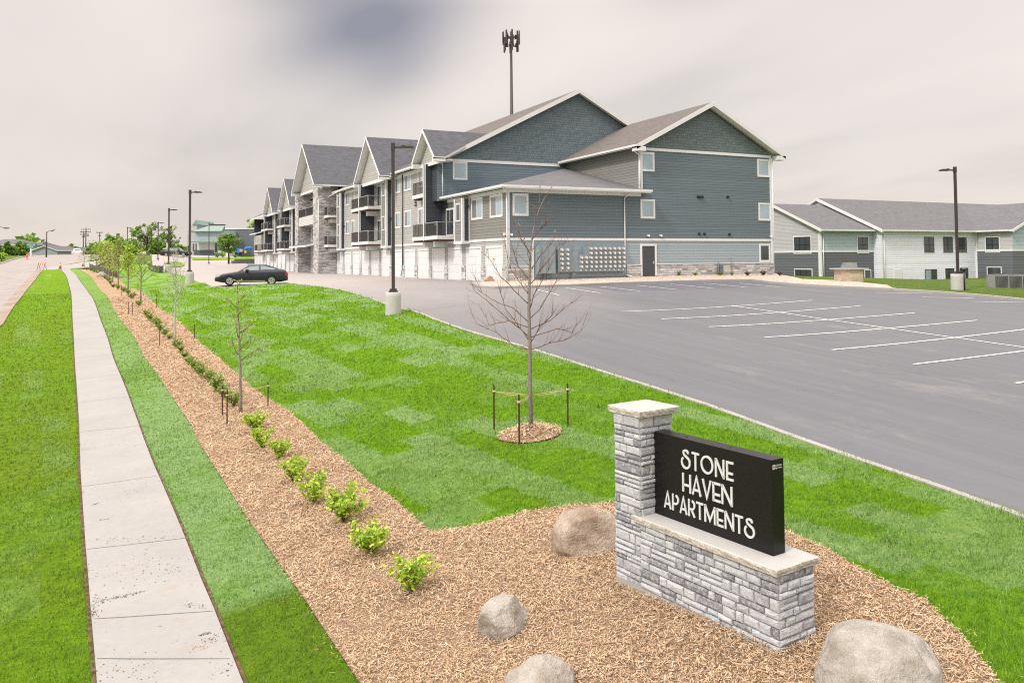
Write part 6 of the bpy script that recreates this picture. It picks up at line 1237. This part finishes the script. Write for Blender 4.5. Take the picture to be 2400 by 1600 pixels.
def utilpole(px, yb, yt, d, arms, label):
    P = ond(px, yb, d); T_ = thing('utility_pole', label, 'utility pole', (P[0], P[1], P[2]), 'wooden utility poles'); zt = float(ond(px, yt, d)[2]); m = MB(); m.tube([(P[0], P[1], P[2]-1), (P[0], P[1], zt)], [.2, .13], 8); m.build('pole', M['barkd'], T_); fr = Fr((P[0], P[1], 0), (Rh[0], Rh[1], 0))
    for y, w in arms:
        z = float(ond(px, y, d)[2]); m = MB(); m.box(fr, -w/2, w/2, -.09, .09, z-.1, z+.06)
        for q in (-.9, -.5, .5, .9): m.lathe(fr.p(q*w/2, 0, z+.06), [(.05, 0), (.07, .12), (.03, .25)], 6)
        m.build('crossarm', M['barkd'], T_)
utilpole(200.7, 600, 533.5, 260, ((537.5, 3), (543.5, 3.2), (549.3, 1.8), (553, 2)), 'taller utility pole with four crossarms behind the white pickup'); utilpole(195, 600, 543, 275, ((544, 2.4), (549.5, 2.2), (556, 1)), 'second utility pole just left of the tall one'); utilpole(233, 600, 543.5, 280, ((545, 2.3), (552.5, .8)), 'lone utility pole with one crossarm left of the bushy tree')
# ------------------------------------------------------------------ street clutter
def cone(P, label, h=.9):
    T_ = thing('traffic_cone', label, 'traffic cone', tuple(P), 'orange traffic cones'); m = MB(); fr = Fr(P, (1, 0, 0)); m.box(fr, -.22, .22, -.22, .22, 0, .05); m.build('base', M['black'], T_); m = MB(); m.lathe((P[0], P[1], P[2]+.05), [(.19, 0), (.04, h-.05)], 16); m.build('cone_body', M['orange'], T_); m = MB(); m.lathe((P[0], P[1], P[2]+.05), [(.123, h*.45), (.098, h*.6)], 16); m.build('reflective_band', M['white'], T_)
M['orange'] = plain('orange_plastic', (.8, .16, .05), .5)
cone(at(141, 631), 'orange traffic cone at the end of the sidewalk'); cone(at(195, 625), 'orange traffic cone by the far young tree')
P = at(98, 633); T_ = thing('barricade', 'small folding barricade with red and white stripes on the kerb', 'barricade', tuple(P)); m = MB(); fr = Fr(P, (Rh[0], Rh[1], 0))
for s in (-1, 1):
    for u in (-.4, .4): m.tube([fr.p(u, s*.35, 0), fr.p(u, 0, .95)], .025, 5)
m.build('leg', M['galv'], T_); m = MB(); m.box(fr, -.5, .5, .0, .04, .62, .92, 0)
for k in range(4): m.prism(fr, [(-.5+k*.26, .62), (-.38+k*.26, .62), (-.28+k*.26, .92), (-.4+k*.26, .92)], .041, .05, 1)
m.build('striped_board', [M['white'], M['orange']], T_)
P = at(63, 607); T_ = thing('fire_hydrant', 'orange red fire hydrant on the verge across the street', 'fire hydrant', tuple(P)); m = MB(); m.lathe(P, [(.16, 0), (.16, .08), (.11, .1), (.11, .6), (.15, .62), (.15, .66), (.1, .75), (.04, .82)], 14); m.build('body', M['orange'], T_); m = MB(); fr = Fr(P, (Rh[0], Rh[1], 0)); m.tube([fr.p(-.2, 0, .45), fr.p(.2, 0, .45)], .06, 8); m.tube([fr.p(0, 0, .45), fr.p(0, .22, .45)], .07, 8); m.build('outlet_cap', M['orange'], T_)
# silt fences
def silt(name, base, h, label):
    L_ = [at(x, y) for x, y in base]; T_ = thing(name, label, 'silt fence', tuple(L_[0]), 'black silt fences'); m = MB(); n = len(L_); fine = []
    for i in range(n-1):
        for k in range(4): fine.append((L_[i]+(L_[i+1]-L_[i])*k/4, .07*math.sin(math.pi*k/4)))
    fine.append((L_[-1], 0)); N_ = len(fine); vs = [p+np.array([0, 0, .0]) for p, s in fine]+[p+np.array([0, 0, h-s]) for p, s in fine]; off = np.array([.02, .02, 0]); vs += [v+off for v in vs]
    m.add(vs, [(i, i+1, N_+i+1, N_+i) for i in range(N_-1)]+[(2*N_+i+1, 2*N_+i, 3*N_+i, 3*N_+i+1) for i in range(N_-1)]+[(N_+i, N_+i+1, 3*N_+i+1, 3*N_+i) for i in range(N_-1)], 0); m.build('fabric', M['black'], T_)
    for p in L_: m = MB(); fr = Fr(p, (1, 0, 0)); m.box(fr, -.025, .025, -.06, -.01, -.2, h+.08); m.build('post', M['twigw'], T_)
M['twigw'] = plain('weathered_wood_post', (.35, .3, .22), .9)
silt('silt_fence', [(209.5, 631), (216, 634), (224, 637.5), (232, 640), (241, 642.5), (251, 645), (260, 647.5), (269, 650), (277.5, 652)], .8, 'long black silt fence behind the young trees at the far end of the bed')
silt('silt_fence', [(347, 629), (355.5, 636.5), (364, 639), (372, 641), (382.5, 640)], .85, 'short sagging black silt fence on the lawn left of the concrete drum')
# grill island
P = at(1998, 663); T_ = thing('grill_island', 'tan stone outdoor grill counter standing in the gravel', 'outdoor grill', tuple(P)); dd = float((P-C0)@Fv); k = dd/FX; fr = Fr((P[0], P[1], P[2]), (Rh[0]*.97+.0, Rh[1]*.97+.12, 0)); w = 54*k/2
m = MB(); m.box(fr, -w, w, -.9, 0, -.2, .86); m.build('stone_base', M['ledgetan'], T_); m = MB(); m.box(fr, -w-.25, w+.32, -1.05, .15, .862, .95); m.build('counter_top', M['caststone'], T_); m = MB(); g0, g1 = -.35, .42
m.prism(fr, [(g0, .95), (g1, .95), (g1, 1.1), (g1-.04, 1.3), (g0+.14, 1.3), (g0, 1.1)], -.75, -.12); gr = m.build('grill_hood', M['steel'], T_); m = MB(); m.box(fr, g0+.05, g1-.05, -.12, -.08, 1.02, 1.05); m.build('handle', M['steel'], gr)
# AC units and bollard light on the side lawn
M['acgrey'] = plain('condenser_grey', (.27, .28, .28), .5)
def acunit(px, py, label, w=.85, h=.85):
    P = at(px, py); T_ = thing('condenser_unit', label, 'air conditioner', tuple(P), 'outdoor condenser units'); fr = Fr(P, (Rh[0], Rh[1], 0)); m = MB(); m.box(fr, -w/2, w/2, -w, 0, 0, h); m.build('casing', M['acgrey'], T_); m = MB()
    for i in range(12): m.box(fr, -w/2+.04+i*(w-.08)/12, -w/2+.04+i*(w-.08)/12+.025, .002, .02, .08, h-.08)
    m.build('louver', M['black'], T_); m = MB(); m.lathe((*(P+fr.n*-w/2)[:2], P[2]+h), [(w*.42, 0), (w*.4, .04), (.06, .05)], 18); m.build('fan_guard', M['black'], T_)
acunit(2349, 677, 'grey air conditioner nearest the pale lamp drum'); acunit(2364, 676, 'grey air conditioner second from the pale lamp drum'); acunit(2382, 677.5, 'grey air conditioner third from the pale lamp drum'); acunit(2396, 677, 'grey air conditioner at the right edge of the picture')
P = at(2261, 683); T_ = thing('bollard_light', 'thin black bollard light right beside the pale lamp drum', 'bollard light', tuple(P)); dd = float((P-C0)@Fv); hh = 54/FX*dd; m = MB(); m.lathe(P, [(.05, 0), (.05, hh-.1)], 10); m.build('pole', M['black'], T_); m = MB(); m.lathe((P[0], P[1], P[2]+hh-.1), [(.13, 0), (.15, .05), (.05, .12)], 14); m.build('lamp_head', M['black'], T_)
# retaining wall, small signs, machine
pl_ = [at(x, y) for x, y in ((544, 618), (550, 617.5), (575, 617), (603, 616.5))]; T_ = thing('retaining_wall', 'low grey block retaining wall beyond the black coupe', 'retaining wall', tuple(pl_[0])); m = MB()
for a, b in zip(pl_[:-1], pl_[1:]): fr = Fr(a, b-a-np.array([0, 0, (b-a)[2]])); m.box(fr, 0, np.linalg.norm((b-a)[:2])+.01, -.3, 0, -.3, .62 if a is pl_[0] else .95)
m.build('block_wall', brickmat('grey_retaining_blocks', [(.13, .13, .135), (.24, .24, .245)], (.08, .08, .08), .4, .2, .02), T_)
P = at(534.5, 608); T_ = thing('notice_board', 'small white notice board on a post in front of the round green tree', 'sign', tuple(P)); dd = float((P-C0)@Fv); k = dd/FX; fr = Fr(P, (Rh[0], Rh[1], 0)); m = MB(); m.box(fr, -.06, .06, -.05, .05, 0, 8*k); m.build('post', M['white'], T_); m = MB(); m.box(fr, -4.5*k, 4.5*k, .05, .12, 7*k, 17*k); m.build('board', M['panelw'], T_)
P = ond(572, 598, 165); T_ = thing('play_machine', 'blue and yellow machine standing against the dark slate building', 'machinery', tuple(P)); fr = Fr(P, (Rh[0], Rh[1], 0)); k = 165/FX; bl = plain('blue_machine_paint', (.03, .2, .55), .5); ye = plain('yellow_machine_paint', (.6, .42, .1), .5)
P[2] -= .0; m = MB(); m.box(fr, -22*k, -6*k, -1.6, 0, 4*k, 13*k); m.box(fr, -20*k, -8*k, -1.4, -.2, 13*k, 16*k); m.build('cab', bl, T_); m = MB(); m.tube([fr.p(-4*k, -.8, 5*k), fr.p(2*k, -.8, 17*k), fr.p(12*k, -.8, 18*k), fr.p(13*k, -.8, 12*k)], .28, 6); m.build('boom_arm', bl, T_); m = MB(); m.box(fr, -10*k, -4*k, -.5, .1, 8*k, 14*k); m.box(fr, 1*k, 5*k, -.5, .1, 5*k, 11*k); m.build('bucket', ye, T_)
for q in (-18, -9): m = MB(); c = fr.p(q*k, .1, 3.3*k); m.tube([c-fr.n*.3, c+fr.n*.1], .3, 14); m.build('wheel', M['tyre'], T_)
# ------------------------------------------------------------------ far trees and hedges
def ftree(px, pyb, ptop, wpx, d, label, leafm='midleaf', n=1500, dens=1., seed=1, kind='round', lsize=None, group='trees beyond the lot', trunkh=.25, name='tree'):
    rs = np.random.default_rng(seed); P = ond(px, pyb, d); k = d/FX; h = (pyb-ptop)*k; w = wpx*k; T_ = thing(name, label, 'tree', tuple(P), group); m = MB(); m.tube([P-np.array([0, 0, 1.]), P+np.array([0, 0, h*.35]), P+np.array([rs.normal()*.1, 0, h*.8])], [w*.035+.06, w*.028+.04, .04], 7)
    m.build('trunk', M['barkd'], T_); nc = {'round': 46, 'sparse': 60, 'cone': 40, 'hedge': 40}[kind]; cl = []
    br = MB()
    for i in range(nc):
        u = rs.normal(size=3); u /= np.linalg.norm(u); r = rs.random()**.4
        if kind == 'cone': zz = rs.random(); c = np.array([u[0]*w/2*(1-zz*.75), u[1]*w/2*(1-zz*.75), h*(.15+.82*zz)])
        else: c = np.array([u[0]*w/2*r, u[1]*w/2*r, h*(trunkh+(1-trunkh)/2)+u[2]*r*h*(1-trunkh)/2*.97])
        cl.append((c, w*(.09+.09*rs.random()) if kind != 'sparse' else w*(.04+.06*rs.random())))
        if kind == 'sparse' or i % 3 == 0: br.tube([P+np.array([0, 0, h*(.3+.3*rs.random())]), P+c*np.array([.5, .5, .85]), P+c], [.06*w/8+.02, .04*w/8+.015, .012], 4)
    br.build('branches', M['barkd'], T_)
    cl_c = np.array([c for c, r in cl]); cl_r = np.array([r for c, r in cl]); idx = rs.integers(0, nc, n); u = rs.normal(size=(n, 3)); u /= np.linalg.norm(u, axis=1)[:, None]; C = cl_c[idx]+u*cl_r[idx][:, None]*(rs.random(n)**.5)[:, None]; C[:, 2] = np.maximum(C[:, 2], .1)
    npmesh('foliage', leaves(C, 0, lsize or max(.1, w*.045), rs), 4, M[leafm], T_); return T_
ftree(536, 606, 547, 48, 150, 'round green maple in front of the dark slate building', 'midleaf', 5200, seed=61, trunkh=.26, lsize=.17)
ftree(345, 602, 519, 78, 225, 'big loose crowned tree left of the lamp posts in the far lot', 'midleaf', 2600, seed=62, kind='sparse', lsize=.28, trunkh=.12); ftree(398, 602, 523, 52, 232, 'loose crowned tree half hidden by the lawn corner lamp', 'midleaf', 1400, seed=63, kind='sparse', lsize=.26, trunkh=.15)
ftree(365, 603, 556, 40, 215, 'dense green bushy tree under the big loose crown', 'midleaf', 2600, seed=64, trunkh=.0, lsize=.3); ftree(268, 604, 545, 44, 260, 'round bushy green tree right of the lone utility pole', 'midleaf', 3000, seed=65, trunkh=.05, lsize=.35)
ftree(590, 606, 508, 46, 300, 'pale green tree top rising behind the apartment end', 'lime', 1500, seed=66, kind='sparse', lsize=.4, trunkh=.3)
for i, (x, t_, w, lab) in enumerate(((217, 571, 30, 'leafy green tree just right of the two utility poles'), (240, 570, 28, 'leafy green tree below the lone utility pole'), (205, 577, 22, 'low green tree at the foot of the two utility poles'), (292, 572, 30, 'green tree right of the round bushy one'), (315, 577, 30, 'low green tree above the parked grey car'), (165, 573, 26, 'distant tree crown behind the roofs above the white pickup'), (140, 576, 16, 'small dark tree crown over the roof valley'), (130, 574, 20, 'dark tree crown behind the pale blue gable'), (418, 572, 26, 'low green tree left of the green roofed building'), (440, 575, 26, 'low green tree hidden behind the shop corner'))): ftree(x, 605, t_, w, 300+i*7, lab, ('midleaf', 'darkleaf')[i % 2], 1500, seed=70+i, trunkh=.0, lsize=.42)
for i, (x, yb, t_, w, d_, kd, lab) in enumerate(((18, 606, 565, 17, 170, 'round', 'tall oval dark green tree second from the left edge'), (50, 605, 566, 34, 172, 'round', 'broad cone shaped green tree with a chimney above it'), (-4, 606, 575, 20, 168, 'round', 'dark green tree cut by the left edge of the picture'), (30, 607, 578, 12, 176, 'round', 'dark gap filling tree between the two shaped trees'))): ftree(x, yb, t_, w, d_, lab, 'darkleaf', 2600, seed=90+i, kind=kd, trunkh=.06, lsize=.24, group='trees across the street')
ftree(4, 608, 592, 22, 140, 'yellow green rounded bush at the left edge', 'lime', 900, seed=99, trunkh=0., lsize=.16, name='bush', group=None)
tl = ((509, 603.5, 7, 'darkleaf', 'low dark bush left of the notice board'), (523, 604, 10, 'midleaf', 'low green bush just left of the notice board'), (551, 604, 9, 'darkleaf', 'low dark bush right of the notice board'))
for i, (x, yb, w, lm_, lab) in enumerate(tl): P = ond(x, yb, 160); o = copy_tree(ps[0] if lm_ == 'darkleaf' else pd[1], tuple(P), i, 2.2, lab, 'shrub', 'bushes by the notice board')
# distant woods along the horizon (one uncountable mass)
rs = np.random.default_rng(5); n = 26000; th = rs.uniform(-.75, 1.5, n); rr2 = rs.uniform(420, 520, n); X_ = rr2*np.sin(th); Y_ = rr2*np.cos(th); hh = (6+4*np.abs(np.sin(th*23))+3*np.sin(th*61+1)+2*np.sin(th*131))*(.15+.85*rs.random(n)); C = np.c_[X_, Y_, 1.0+hh]
w_o = npmesh('distant_woods', leaves(C, 0, 1.7, rs), 4, M['darkleaf'], kind='stuff'); w_o['label'] = 'low band of distant woods along the horizon'
